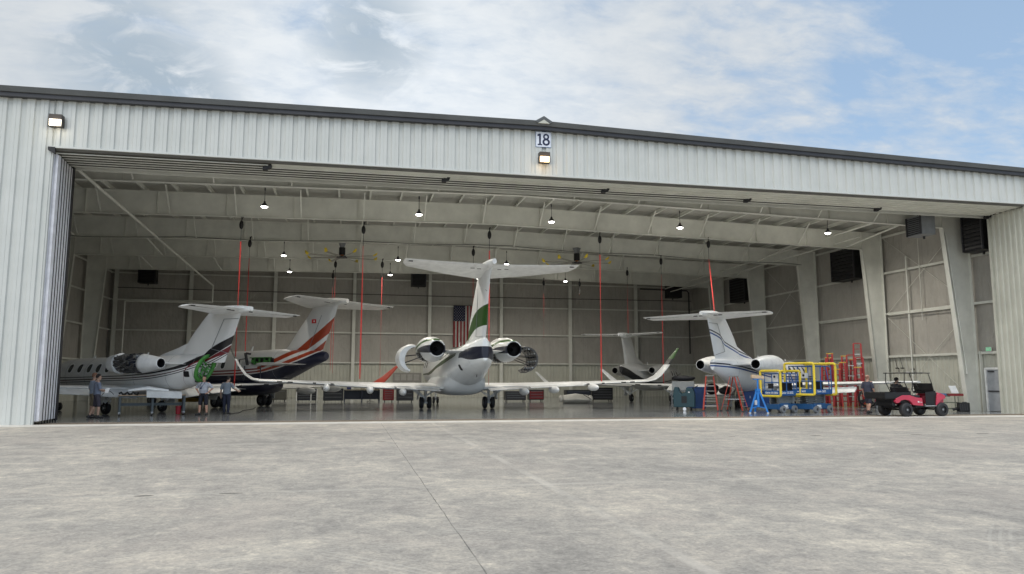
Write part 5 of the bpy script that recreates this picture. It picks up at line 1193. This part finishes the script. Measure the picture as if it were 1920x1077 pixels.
chest((-4.9,27.3,0), .0, (1.0,.6,.85), 'grey-green metal cabinet at the left end of the back row', DGR, None, 1, 'storage_cabinet', 'cabinet')
chest((2.65,24.7,0), .02, (.75,.5,1.02), 'bright red tool chest at the right end of the long workbench', CRED, mat('chest_red_face', (.3,.02,.02), .35), 5)
chest((3.75,24.0,0), .0, (1.15,.6,.96), 'black wheeled cart between the red chest and the middle jet', BLK, DARK, 3, 'tool_cart', 'tool cart')
chest((11.6,24.2,0), 0, (1.5,.6,.75), 'low black tool cart just right of the middle jet', BLK, DARK, 3, 'tool_cart', 'tool cart')
chest((13.2,24.5,0), 0, (1.1,.6,.85), 'dark red-fronted tool chest behind the right wing of the middle jet', BLK, CRED, 3)
chest((15.9,23.0,0), 0, (1.8,.7,.85), 'wide black chest behind the pale cowling', BLK, NVY, 3)
chest((18.0,24.0,0), 0, (1.6,.7,1.0), 'tall black cabinet left of the swoosh-painted jet', BLK, DARK, 4, 'tool_cabinet', 'cabinet')
t = thing('workbench', 'long dark workbench with a pale top along the back wall', 'workbench', (.85,25.7,0), .02, )
g = MB(); g.box((-1.25,-.4,.82),(1.25,.4,.87)); g.build('bench_top', mat('bench_wood', (.2,.17,.12), .6), t)
for x in (-1.2,0,1.2):
    g = MB(); g.box((x-.04,-.36,0),(x+.04,.36,.82)); g.build('leg', NVY, t)
g = MB(); g.box((-1.2,.3,.2),(1.2,.34,.8)); g.box((-1.2,-.3,.18),(1.2,.3,.22)); g.build('shelf', NVY, t)
t = thing('shop_stool', 'black swivel stool in front of the long workbench', 'stool', (1.4,24.95,0)); g = MB(); g.cyl((0,0,.5),(0,0,.57),.19,n=16); g.build('seat', SOOT, t); g = MB(); g.cyl((0,0,.06),(0,0,.5),.025,n=8); 
for k in range(5): g.beam((0,0,.07),(.26*math.cos(k*1.257),.26*math.sin(k*1.257),.04),.03)
g.build('base', DARK, t)
for x, h, c, l in ((-.9,.32,(.02,.03,.12),'dark blue box on the left end of the workbench'),(.05,.16,(.3,.28,.22),'small pale jar on the middle of the workbench'),(1.05,.1,(.02,.02,.02),'low black case on the right end of the workbench')):
    g = MB(); g.box((.85+x-.15,25.5,.872),(.85+x+.15,25.8,.872+h)); o = g.build('bench_box', mat('box_%d' % int(h*100), c, .6), bevel=.01); tag(o, l, 'box', 'boxes on the workbench')
t = thing('paper_board', 'pale notice board with four sheets on the back wall, left of the middle jet', 'notice board', (4.95,38.6,1.3)); g = MB(); g.box((-1.25,0,0),(1.25,.04,.85)); g.build('board', mat('board_grey', (.26,.25,.23), .6), t)
for k in range(4): g = MB(); g.box((-1.1+.56*k,-.008,.18),(-.66+.56*k,-.001,.7)); g.build('sheet', mat('sheet_grey', (.36,.35,.32), .7), t)
# floor cable
g = MB(); g.tube([(-5.3,7.2,.012),(-5.1,9,.012),(-5.25,11,.012),(-5.0,13.5,.012),(-5.2,16,.012)], .014, 6); o = g.build('floor_cable', SOOT); tag(o, 'thin black cable on the floor behind the man in long trousers', 'cable')
# ---- drum fan, bottles, tool cart, crate at the right
t = thing('drum_fan', 'big round black drum fan behind the bearded man', 'fan', (28.9,9.0,0), R(-40))
g = MB(); g.lathe_y((0,0,.56), [(-.22,.42),(-.22,.5),(0,.53),(.22,.5),(.22,.42)], n=30); g.build('drum', SOOT, t)
g = MB()
for r_ in (.1,.2,.3,.4,.48): g.lathe_y((0,-.2,.56), [(-.01,r_),(.01,r_+.008)], n=26)
g.build('grille', DARK, t)
g = MB(); g.lathe_y((0,0,.56), [(-.05,.01),(-.05,.1),(.1,.1),(.1,.01)], n=16)
for k in range(4):
    a = k*PI/2+.3; g.hexa([(.05*math.cos(a),-.04,.56+.05*math.sin(a)),(.42*math.cos(a),-.04,.56+.42*math.sin(a)),(.42*math.cos(a+.6),.04,.56+.42*math.sin(a+.6)),(.1*math.cos(a+.6),.04,.56+.1*math.sin(a+.6))],[(.05*math.cos(a),-.03,.56+.05*math.sin(a)),(.42*math.cos(a),-.03,.56+.42*math.sin(a)),(.42*math.cos(a+.6),.05,.56+.42*math.sin(a+.6)),(.1*math.cos(a+.6),.05,.56+.1*math.sin(a+.6))])
g.build('fan_blade', DARK, t); g = MB(); g.box((-.4,-.2,.02),(-.34,.2,.3)); g.box((.34,-.2,.02),(.4,.2,.3)); g.box((-.4,-.2,0),(.4,-.14,.05)); g.box((-.4,.14,0),(.4,.2,.05)); g.build('stand', DARK, t)
for k, (x, y, c, lab) in enumerate(((29.35,8.9,(.45,.46,.46),'white gas bottle beside the drum fan'),(29.6,8.75,(.02,.14,.35),'blue gas bottle, left of the pair behind the bearded man'),(29.85,8.6,(.02,.14,.35),'blue gas bottle, right of the pair behind the bearded man'))):
    g = MB(); prof = [(0,.005),(0,.1),(.02,.115),(.62,.115),(.72,.08),(.76,.03),(.8,.03),(.8,.005)]; g.lathe_y((0,0,0), prof, n=18); g.xf(Matrix.Translation((x,y,0)) @ Matrix.Rotation(R(90), 4, 'X')); o = g.build('gas_bottle', mat('bottle_%d' % (k > 0), c, .4)); tag(o, lab, 'gas bottle', 'gas bottles by the drum fan')
t = thing('tool_trolley', 'open red-topped tool trolley on casters behind the pink cart', 'tool trolley', (30.2,4.6,0), R(-25))
g = MB(); g.box((-.5,-.28,.1),(.5,.28,.16)); g.box((-.5,-.28,.42),(.5,.28,.46)); g.box((-.5,-.28,.74),(.1,.28,.8))
for x in (-.48,.46):
    for y in (-.26,.24): g.box((x,y,.1),(x+.03,y+.03,.76))
g.build('frame', mat('trolley_green_grey', (.14,.16,.12), .55), t)
g = MB(); g.box((.02,-.32,.78),(.72,.28,.9)); g.build('drawer', CRED, t)
g = MB(); g.hexa([(-.5,-.2,.81),(.0,-.2,.81),(.0,.2,.81),(-.5,.2,.81)],[(-.46,-.16,.93),(-.04,-.16,.9),(-.04,.16,.9),(-.46,.16,.95)]); g.build('tool_pile', mat('tool_pile_blue', (.03,.09,.22), .5, 0, .6, 18), t)
for x in (-.4,.4): caster(t, x, -.24, .07)
g = MB(); g.hexa([(30.28,4.3,.92),(30.58,4.16,.92),(30.6,4.2,.92),(30.3,4.34,.92)],[(30.16,4.36,1.3),(30.46,4.22,1.3),(30.48,4.26,1.3),(30.18,4.4,1.3)]); o = g.build('paper_pad', WHITE); tag(o, 'white paper pad propped up on the red-topped trolley', 'paper')
t = thing('black_crate', 'black plastic case standing on the floor by the first right column', 'case', (30.55,3.9,0), R(-25)); g = MB(); g.box((-.25,-.2,0),(.25,.2,.46)); g.build('case_body', SOOT, t, bevel=.03); g = MB(); g.box((-.1,-.22,.46),(.1,-.18,.5)); g.build('handle', DARK, t)
g = MB(); 
for k in range(4): g.box((-.2+.1*k,-.215,.08),(-.17+.1*k,-.203,.38))
g.build('rib', DARK, t)
g = MB(); g.tube([(30.0,4.0,.1),(30.15,3.9,.16),(30.3,3.95,.08)], .07, 8); o = g.build('coiled_hose', SOOT); tag(o, 'short black hose on the floor left of the black case', 'hose')
# brooms hooked on the liner between the first two right columns
for k, (y, l, c, lab) in enumerate(((10.2,.9,(.03,.03,.03),'black-handled broom, leftmost on the right wall'),(9.75,.9,(.03,.03,.03),'black-handled broom, second on the right wall'),(9.3,1.2,(.6,.6,.58),'white-handled broom on the right wall'),(8.9,1.0,(.03,.03,.03),'black-handled broom, rightmost on the right wall'))):
    g = MB(); g.cyl((XR-.1,y+.7,3.0),(XR-.14,y+.45,3.0-l*.75),.014,n=6); g.box((XR-.2,y+.36,3.0-l*.75-.07),(XR-.1,y+.56,3.0-l*.75)); o = g.build('hanging_broom', mat('broom_%d' % (c[0] > .1), c, .6)); tag(o, lab, 'broom', 'brooms hung on the right wall')
# ================================================================ off-road golf cart
PINK = mat('cart_red', (.5,.035,.075), .3, 0, .08, 2, 0, .5)
t = thing('golf_cart', 'pinkish red off-road golf cart with black cargo bed and dark folded windshield', 'golf cart', (24.72,.42,0), R(4.4))
for x in (-.97, .97):
    for y in (-.62, .62):
        g = MB(); r_, w_ = .3, .24; n = 30; rings = []
        for dy, rr in ((-w_/2,.16),(-w_/2,.24),(-w_*.42,.285),(-w_*.2,.3),(w_*.2,.3),(w_*.42,.285),(w_/2,.24),(w_/2,.16)):
            rings.append([(x+(rr+(.008 if (j % 2 and rr > .28) else 0))*math.cos(2*PI*j/n), y+dy, .3+(rr+(.008 if (j % 2 and rr > .28) else 0))*math.sin(2*PI*j/n)) for j in range(n)])
        g.loft(rings, 0, caps=False); w = g.build('wheel', BLACK, t)
        g = MB(); g.cyl((x,y-.09,.3),(x,y+.09,.3),.165,n=20); g.cyl((x,y-.1,.3),(x,y+.1,.3),.05,n=10,m=1)
        for k in range(0): a = 2*PI*k/6; g.beam((x+.05*math.cos(a),y-.098,.3+.05*math.sin(a)),(x+.14*math.cos(a),y-.098,.3+.14*math.sin(a)),.03,.015,m=1)
        g.build('rim', [SOOT, GREY], w)
g = MB(); g.box((-1.3,-.3,.36),(1.1,.3,.46)); g.box((-.35,-.55,.42),(.75,.55,.48)); g.cyl((-.97,-.6,.3),(-.97,.6,.3),.04,n=8); g.cyl((.97,-.6,.3),(.97,.6,.3),.04,n=8); g.build('chassis', SOOT, t)
for s in (-1, 1):
    y0, y1 = s*.5, s*.62
    pts = [(-.3,.48),(-.55,.5),(-.62,.6),(-.75,.7),(-.97,.74),(-1.18,.7),(-1.3,.6),(-1.42,.58),(-1.5,.66),(-1.44,.8),(-1.1,.93),(-.7,.93),(-.35,.83),(-.05,.8),(0,.46)]
    g = MB(); g.prism([(x,y0,z) for x, z in pts], (0,y1-y0,0)); g.build('rear_fender', PINK, t, bevel=.015)
    pts = [(.72,.46),(.78,.92),(.95,1.02),(1.22,.92),(1.24,.78),(.98,.7),(.8,.5)]
    g = MB(); g.prism([(x,y0,z) for x, z in pts], (0,y1-y0,0)); g.build('front_fender', PINK, t, bevel=.015)
g = MB(); g.box((-1.42,-.5,.58),(-.1,.5,.8)); g.build('seat_base', SOOT, t, bevel=.02)
g = MB(); g.prism([(.98,-.5,.5),(1.25,-.5,.6),(1.28,-.5,.85),(.98,-.5,1.04),(.72,-.5,1.06),(.72,-.5,.98),(.9,-.5,.9)], (0,1.0,0)); g.build('front_cowl', PINK, t, bevel=.03)
g = MB(); g.prism([(.2,-.56,.48),(.76,-.56,.48),(.82,-.56,1.02),(.6,-.56,1.08),(.2,-.56,1.06)], (0,.02,0)); g.prism([(.62,-.54,1.0),(.8,-.54,1.0),(.78,-.54,1.12),(.55,-.54,1.08)], (0,1.08,0)); g.build('door_panel', SOOT, t)
g = MB(); g.box((.1,-.63,.44),(.72,-.55,.475)); g.build('side_step', ALU, t)
g = MB()   # cargo bed
g.box((-2.0,-.58,.76),(-.62,.58,.80)); g.box((-2.0,-.6,.8),(-.62,-.56,1.06)); g.box((-2.0,.56,.8),(-.62,.6,1.06)); g.box((-2.02,-.6,.8),(-1.97,.6,1.06)); g.box((-.66,-.6,.8),(-.62,.6,1.1)); g.build('cargo_bed', SOOT, t, bevel=.01)
g = MB(); g.box((-1.55,-.5,.45),(-1.42,.5,.78)); g.box((-1.62,-.55,.5),(-1.5,.55,.58)); g.build('rear_bumper', SOOT, t)
g = MB(); g.box((-.62,-.5,.8),(-.05,.5,.93)); g.build('seat', BLACK, t, bevel=.03); g = MB(); g.hexa([(-.66,-.5,.95),(-.55,-.5,.95),(-.55,.5,.95),(-.66,.5,.95)],[(-.78,-.5,1.28),(-.7,-.5,1.3),(-.7,.5,1.3),(-.78,.5,1.28)]); g.build('backrest', BLACK, t, bevel=.03)
g = MB(); g.box((-.98,-.6,1.88),(.5,.6,1.92)); g.build('roof', SOOT, t, bevel=.015)
g = MB()
for y in (-.55,.55): g.tube([(-.88,y,1.88),(-.9,y,1.5),(-.7,y,1.12),(-.66,y,.85)], .02, 8)
g.beam((-.9,-.55,1.5),(-.9,.55,1.5),.03); g.build('rear_post', SOOT, t)
g = MB()
for y in (-.53,.53): g.tube([(.44,y,1.88),(.62,y,1.4),(.72,y,1.02)], .018, 8)
g.build('front_post', SOOT, t)
g = MB(); g.hexa([(.69,-.52,1.08),(.70,-.52,1.08),(.70,.52,1.08),(.69,.52,1.08)],[(.585,-.52,1.45),(.6,-.52,1.45),(.6,.52,1.45),(.585,.52,1.45)]); g.build('windshield', mat('smoked_plastic', (.03,.028,.028), .25), t)
g = MB(); g.tube([(.45+.15*math.sin(a)*.4, .28+.17*math.cos(a), 1.22+.15*math.sin(a)) for a in [2*PI*k/16 for k in range(16)]], .015, 6, closed=True); g.cyl((.7,.28,1.0),(.46,.28,1.22),.02,n=8); g.beam((.45,.12,1.22),(.45,.44,1.22),.02); g.build('steering_wheel', SOOT, t)
for s in (-1, 1): g = MB(); g.ell((1.26,s*.36,.78),(.03,.08,.06),12,6); g.build('headlight', mat('lamp_glass', (.6,.6,.6), .15), t)
g = MB(); g.box((-1.47,-.605,.63),(-1.40,-.5,.76)); g.build('tail_light', mat('tail_red', (.2,.01,.01), .25), t)
g = MB()
for k, (x, z, w_, h_) in enumerate(((-.30,.64,.05,.06),(-.26,.61,.035,.02),(-.21,.635,.015,.05),(-.17,.62,.10,.015))): g.box((x,-.63,z-h_/2),(x+w_,-.621,z+h_/2))
g.build('script_emblem', WHITE, t)
g = MB(); g.cyl((-.25,-.3,1.1),(-.2,-.28,1.55),.02,n=8); g.build('bottle_rack', DARK, t)
# ================================================================ people
def capsule(mb, p, q, r0, r1, n=12):
    p = Vector(p); q = Vector(q); d = q-p; L = d.length
    if L < 1e-5: d = Vector((0,0,1))
    d.normalize(); u = Vector((0,0,1)) if abs(d.z) < .9 else Vector((1,0,0)); a = d.cross(u).normalized(); b = d.cross(a).normalized(); rings = []
    for t in (-80,-45,-10): rings.append((p+d*(r0*math.sin(R(t))), r0*math.cos(R(t))))
    for t in (10,45,80): rings.append((q+d*(r1*math.sin(R(t))), r1*math.cos(R(t))))
    mb.loft([[tuple(c+a*(math.cos(2*PI*i/n)*r)+b*(math.sin(2*PI*i/n)*r)) for i in range(n)] for c, r in rings])
def remeshed(mb, name, m, parent, vox, smooth=4):
    o = mb.build(name, m, parent); md = o.modifiers.new('fuse', 'REMESH'); md.mode = 'VOXEL'; md.voxel_size = vox; md.use_smooth_shade = True
    s = o.modifiers.new('soft', 'SMOOTH'); s.iterations = smooth; s.factor = .5; return o
def torso(mb, J, prof, extra=0):
    P, C, N = Vector(J['pelvis']), Vector(J['chest']), Vector(J['neck']); rings = []
    ax = (Vector(J['shR'])-Vector(J['shL'])).normalized()
    for t, w, d, dy in prof:   # t 0 pelvis .. 1 chest .. 2 neck
        c = P.lerp(C, t) if t <= 1 else C.lerp(N, t-1); up_ = ((C-P) if t <= 1 else (N-C)).normalized(); fwd = up_.cross(ax).normalized(); sd_ = fwd.cross(up_).normalized()
        c = c+fwd*dy; rings.append([tuple(c+sd_*(math.cos(2*PI*i/20)*(w+extra))+fwd*(math.sin(2*PI*i/20)*(d+extra))) for i in range(20)])
    mb.loft(rings)
BASE = dict(pelvis=(0,0,.96), chest=(0,0,1.32), neck=(0,-.01,1.5), head=(0,.02,1.655), shL=(-.19,-.01,1.43), shR=(.19,-.01,1.43), elL=(-.26,-.03,1.14), elR=(.26,-.03,1.14), wrL=(-.27,.07,.9), wrR=(.27,.07,.9),
  hipL=(-.095,0,.92), hipR=(.095,0,.92), knL=(-.11,.02,.5), knR=(.11,.02,.5), anL=(-.12,-.02,.09), anR=(.12,-.02,.09), look=0.0, handL=(0,.1,-1), handR=(0,.1,-1))
def person(label, loc, rz, J, shirt, lower, skin, hair, long=False, fat=0, scale=1.0, beard=False, cap=None, shoe=None, lanyard=False, bald=False):
    K = dict(BASE); K.update(J); t = thing('person', label, 'person', loc, rz); t.scale = (scale,)*3
    SK = mat('skin_%02d' % int(skin[0]*100), skin, .55, 0, .08, 12)
    V_ = lambda k: Vector(K[k])
    b = MB(); torso(b, K, [(-.25,.13,.1,0),(0,.16,.115,0),(.5,.14+fat*.5,.11+fat,fat*.5),(1,.165+fat*.3,.12+fat*.4,fat*.2),(1.45,.17,.105,0),(1.8,.09,.08,0),(2,.055,.06,0)])
    H = V_('head'); N = V_('neck'); lk = K['look']; f = Vector((-math.sin(lk), math.cos(lk), 0)); sd_ = Vector((math.cos(lk), math.sin(lk), 0)); upv = Vector((0,0,1))
    capsule(b, N-Vector((0,0,.04)), H-Vector((0,0,.05)), .058, .055)
    rings = []
    for z, w, d, c in ((-.125,.02,.025,.045),(-.115,.04,.05,.04),(-.09,.055,.07,.03),(-.05,.066,.085,.012),(0,.074,.095,.0),(.05,.077,.098,-.004),(.085,.07,.088,-.008),(.11,.048,.06,-.01),(.122,.02,.025,-.012)):
        rings.append([tuple(H+upv*z+f*(c+math.sin(2*PI*i/18)*d)+sd_*(math.cos(2*PI*i/18)*w)) for i in range(18)])
    b.loft(rings)
    capsule(b, H+f*.092+upv*.02, H+f*.112-upv*.022, .010, .015, 8)                 # nose
    capsule(b, H+f*.088-upv*.058-sd_*.016, H+f*.088-upv*.058+sd_*.016, .009, .009, 8)  # lips
    capsule(b, H+f*.08+upv*.036-sd_*.04, H+f*.08+upv*.036+sd_*.04, .012, .012, 8)   # brow
    for s in (-1, 1): capsule(b, H+sd_*(s*.078)+upv*.012, H+sd_*(s*.08)-upv*.02, .016, .011, 8)
    for S, s in (('L', -1), ('R', 1)):
        sh, el, wr = V_('sh'+S), V_('el'+S), V_('wr'+S); capsule(b, sh, el, .055+fat*.1, .042); capsule(b, el, wr, .043, .028)
        hd = Vector(K['hand'+S]).normalized(); side = hd.cross(Vector((0,1,0)) if abs(hd.y) < .8 else Vector((0,0,1))).normalized(); nrm = side.cross(hd).normalized()
        ctr = Vector((0,1,.0)); side = hd.cross(Vector((s,0,0)) if abs(hd.x) < .8 else Vector((0,0,1))).normalized(); nrm = Vector(hd.cross(side))
        for k in (-1.5,-.5,.5,1.5): capsule(b, wr+hd*.02+side*(k*.009), wr+hd*.085+side*(k*.02), .013, .012, 8)
        for k, L_ in zip((-1.5,-.5,.5,1.5), (.062,.075,.07,.052)):
            p0 = wr+hd*.088+side*(k*.022); p1 = p0+(hd*.8+nrm*(.35*-s)).normalized()*L_*.5; p2 = p1+(hd*.5+nrm*(.8*-s)).normalized()*L_*.45
            capsule(b, p0, p1, .0095, .0088, 8); capsule(b, p1, p2, .0088, .0075, 8)
        p0 = wr+hd*.035+side*.034; p1 = p0+(hd*.6+side*.7).normalized()*.035; capsule(b, p0, p1, .0115, .0105, 8); capsule(b, p1, p1+(hd*.9+side*.15).normalized()*.03, .0105, .009, 8)
        hp, kn, an = V_('hip'+S), V_('kn'+S), V_('an'+S); capsule(b, hp, kn, .088+fat*.1, .056); capsule(b, kn, kn.lerp(an, .35), .054, .06); capsule(b, kn.lerp(an, .35), an, .06, .037)
        ff = Vector(K.get('toe'+S, (s*.15,1,0))).normalized(); capsule(b, an-upv*.04, an+ff*.13-upv*.05, .038, .03)
    body = remeshed(b, 'body', SK, t, .0085, 3)
    c = MB(); torso(c, K, [(-.12,.155,.115,0),(0,.168,.125,0),(.5,.155+fat*.6,.125+fat,fat*.5),(1,.18+fat*.3,.132+fat*.5,fat*.2),(1.45,.182,.115,0),(1.72,.115,.09,0),(1.86,.07,.068,0)], .012)
    for S in 'LR': sh, el = V_('sh'+S), V_('el'+S); sc = sh+Vector((0,0,-.02)); capsule(c, sc, sh.lerp(el, .4), .066+fat*.1, .07+fat*.1); capsule(c, sh.lerp(el, .4), sh.lerp(el, .82), .07+fat*.1, .066); capsule(c, V_('neck').lerp(sh, .35)+Vector((0,0,-.045)), sc, .06, .064)
    remeshed(c, 'shirt', mat('cloth_s%d' % (int(sum(shirt)*1000)), shirt, .85, 0, .22, 7), t, .012, 5)
    l = MB(); torso(l, K, [(-.3,.12,.1,0),(-.15,.165,.125,0),(.08,.172,.13,fat*.3)], .006+fat*.1)
    for S in 'LR':
        hp, kn, an = V_('hip'+S), V_('kn'+S), V_('an'+S); capsule(l, hp, kn.lerp(hp, .0 if long else .06), .105+fat*.12, .082)
        if long: capsule(l, kn, an+upv*.02, .078, .06)
        else: capsule(l, kn.lerp(hp, .3), kn.lerp(hp, .06), .088, .09)
    remeshed(l, 'trousers' if long else 'shorts', mat('cloth_l%d' % (int(sum(lower)*1000)), lower, .85, 0, .2, 7), t, .012, 4)
    for S in 'LR':
        an = V_('an'+S); ff = Vector(K.get('toe'+S, (.15 if S == 'R' else -.15,1,0))).normalized(); g = MB(); capsule(g, an-ff*.05-upv*.04, an+ff*.17-upv*.048, .05, .04); capsule(g, an-upv*.03, an+upv*.02, .05, .047)
        g2 = [(v[0], v[1], max(v[2], an.z-.088)) for v in g.v]; g.v = g2; g.build('shoe', shoe or BLACK, t)
    if hair:
        h = MB(); HM = mat('hair_%d' % int(sum(hair)*1000), hair, .8, 0, .3, 30)
        rr = []
        for z, w, d, cc in ((-.03,.05,.05,-.055),(.0,.078,.075,-.035),(.04,.084,.088,-.022),(.075,.084,.097,-.008),(.105,.07,.082,-.004),(.128,.045,.052,-.006),(.138,.015,.02,-.008)):
            if bald and z > .02: w, d = w*.93, d*.9
            rr.append([tuple(H+upv*z+f*(cc+math.sin(2*PI*i/18)*d)+sd_*(math.cos(2*PI*i/18)*w)) for i in range(18)])
        h.loft(rr[:4] if bald else rr); h.build('hair', HM, t)
        if beard:
            h = MB(); h.ell(tuple(H+f*.05-upv*.075),(.062,.062,.055),14,8); h.build('beard', mat('beard_brown', (.16,.07,.035), .9), t)
    for s in (-1, 1):
        g = MB(); g.ell(tuple(H+f*.089+sd_*(s*.03)+upv*.014),(.011,.011,.006),8,5); g.build('eye', SOOT, t)
    if lanyard:
        C = V_('chest'); g = MB(); d0 = .15+fat*1.3
        g.tube([tuple(N+Vector((-.06,.03,.0))), tuple(C+Vector((-.06,d0-.01,.06))), tuple(C+Vector((.05,d0+.0,-.09)))], .009, 6); g.tube([tuple(N+Vector((.06,.03,.0))), tuple(C+Vector((.08,d0-.01,.06))), tuple(C+Vector((.05,d0+.0,-.09)))], .009, 6)
        g.box(tuple(C+Vector((.02,d0,-.15))), tuple(C+Vector((.09,d0+.012,-.08)))); g.build('lanyard', mat('lanyard_blue', (.02,.03,.09), .6), t)
    return t
S1, S2 = (.42,.27,.2), (.5,.28,.2)
# facing angle 0 looks along +Y; positive turns left
person('man with dark hair in grey t-shirt and dark shorts, standing left of the work table', (-10.05,4.45,0), R(-62),
   dict(elR=(.25,.06,1.16), wrR=(.12,.27,1.12), handR=(-.3,1,.1), elL=(-.25,.05,1.16), wrL=(-.08,.26,1.08), handL=(.4,1,.1), hipL=(-.1,0,.92), knL=(-.12,-.02,.5), anL=(-.13,-.22,.1), knR=(.12,.06,.5), anR=(.12,.05,.09), look=.15), (.16,.19,.26), (.045,.04,.055), S1, (.012,.01,.01))
g = MB(); g.hexa([(-9.75,4.35,1.0),(-9.6,4.3,1.02),(-9.6,4.315,1.02),(-9.75,4.365,1.0)],[(-9.72,4.37,1.2),(-9.55,4.32,1.23),(-9.55,4.335,1.23),(-9.72,4.385,1.2)]); o = g.build('paper_sheet', WHITE); tag(o, 'white paper held by the dark-haired man left of the table', 'paper')
person('man in light blue shirt, mostly hidden behind the dark-haired man at the left', (-10.42,5.2,0), R(-50), dict(look=-.1), (.27,.32,.4), (.2,.17,.12), S1, (.2,.1,.06), scale=1.03)
person('stout man in pale grey t-shirt and black shorts facing out, hands on hips', (-6.3,6.35,0), R(168),
   dict(elL=(-.37,-.06,1.2), wrL=(-.2,.06,1.0), handL=(.7,.3,-.5), elR=(.37,-.06,1.2), wrR=(.2,.06,1.0), handR=(-.7,.3,-.5), knL=(-.15,.02,.5), anL=(-.17,-.02,.09), knR=(.13,.02,.5), anR=(.16,-.0,.09), toeR=(.5,.85,0), look=0), (.40,.42,.47), (.012,.013,.022), S2, (.012,.01,.01), fat=.045, lanyard=True, scale=.98)
person('man seen from behind in grey t-shirt and long dark trousers, reaching to the white flap', (-5.46,7.2,0), R(-14),
   dict(elR=(.3,.06,1.2), wrR=(.42,.26,1.07), handR=(.4,1,0), elL=(-.27,-.02,1.14), wrL=(-.29,.02,.88), head=(.02,.07,1.63), look=-.3, knL=(-.1,.02,.5), anL=(-.09,0,.09), knR=(.1,.02,.5), anR=(.1,.0,.09)), (.2,.23,.27), (.014,.018,.036), S1, (.012,.01,.01), long=True, fat=.015, scale=.97)
person('bearded man in dark shirt and shorts walking beside the pink cart', (24.2,2.7,0), R(-72),
   dict(elR=(.27,.0,1.14), wrR=(.25,.16,.95), handR=(0,.6,-.8), elL=(-.27,-.04,1.14), wrL=(-.26,.05,.9), knL=(-.1,.08,.5), anL=(-.1,.06,.09), knR=(.11,-.04,.5), anR=(.12,-.2,.11), look=.0), (.045,.05,.075), (.03,.033,.05), (.5,.26,.2), (.25,.13,.09), fat=.05, beard=True, bald=True, scale=1.03)
person('driver in dark shirt seen from behind, sitting in the pink golf cart', (24.13,.62,-.02), R(-85),
   dict(pelvis=(0,-.0,.98), chest=(0,-.04,1.3), neck=(0,-.04,1.47), head=(0,.0,1.6), shL=(-.2,-.04,1.4), shR=(.2,-.04,1.4), elL=(-.27,.12,1.16), elR=(.27,.12,1.16), wrL=(-.14,.4,1.2), wrR=(.16,.4,1.2), handL=(.3,1,.1), handR=(-.3,1,.1),
     hipL=(-.1,.04,.98), hipR=(.1,.04,.98), knL=(-.13,.48,1.02), knR=(.13,.48,1.0), anL=(-.13,.66,.62), anR=(.13,.62,.62), toeL=(0,1,.1), toeR=(0,1,.1), look=.1), (.014,.014,.018), (.02,.02,.025), (.3,.19,.14), (.01,.009,.009), fat=.03, scale=1.0)
bpy.context.view_layer.update()
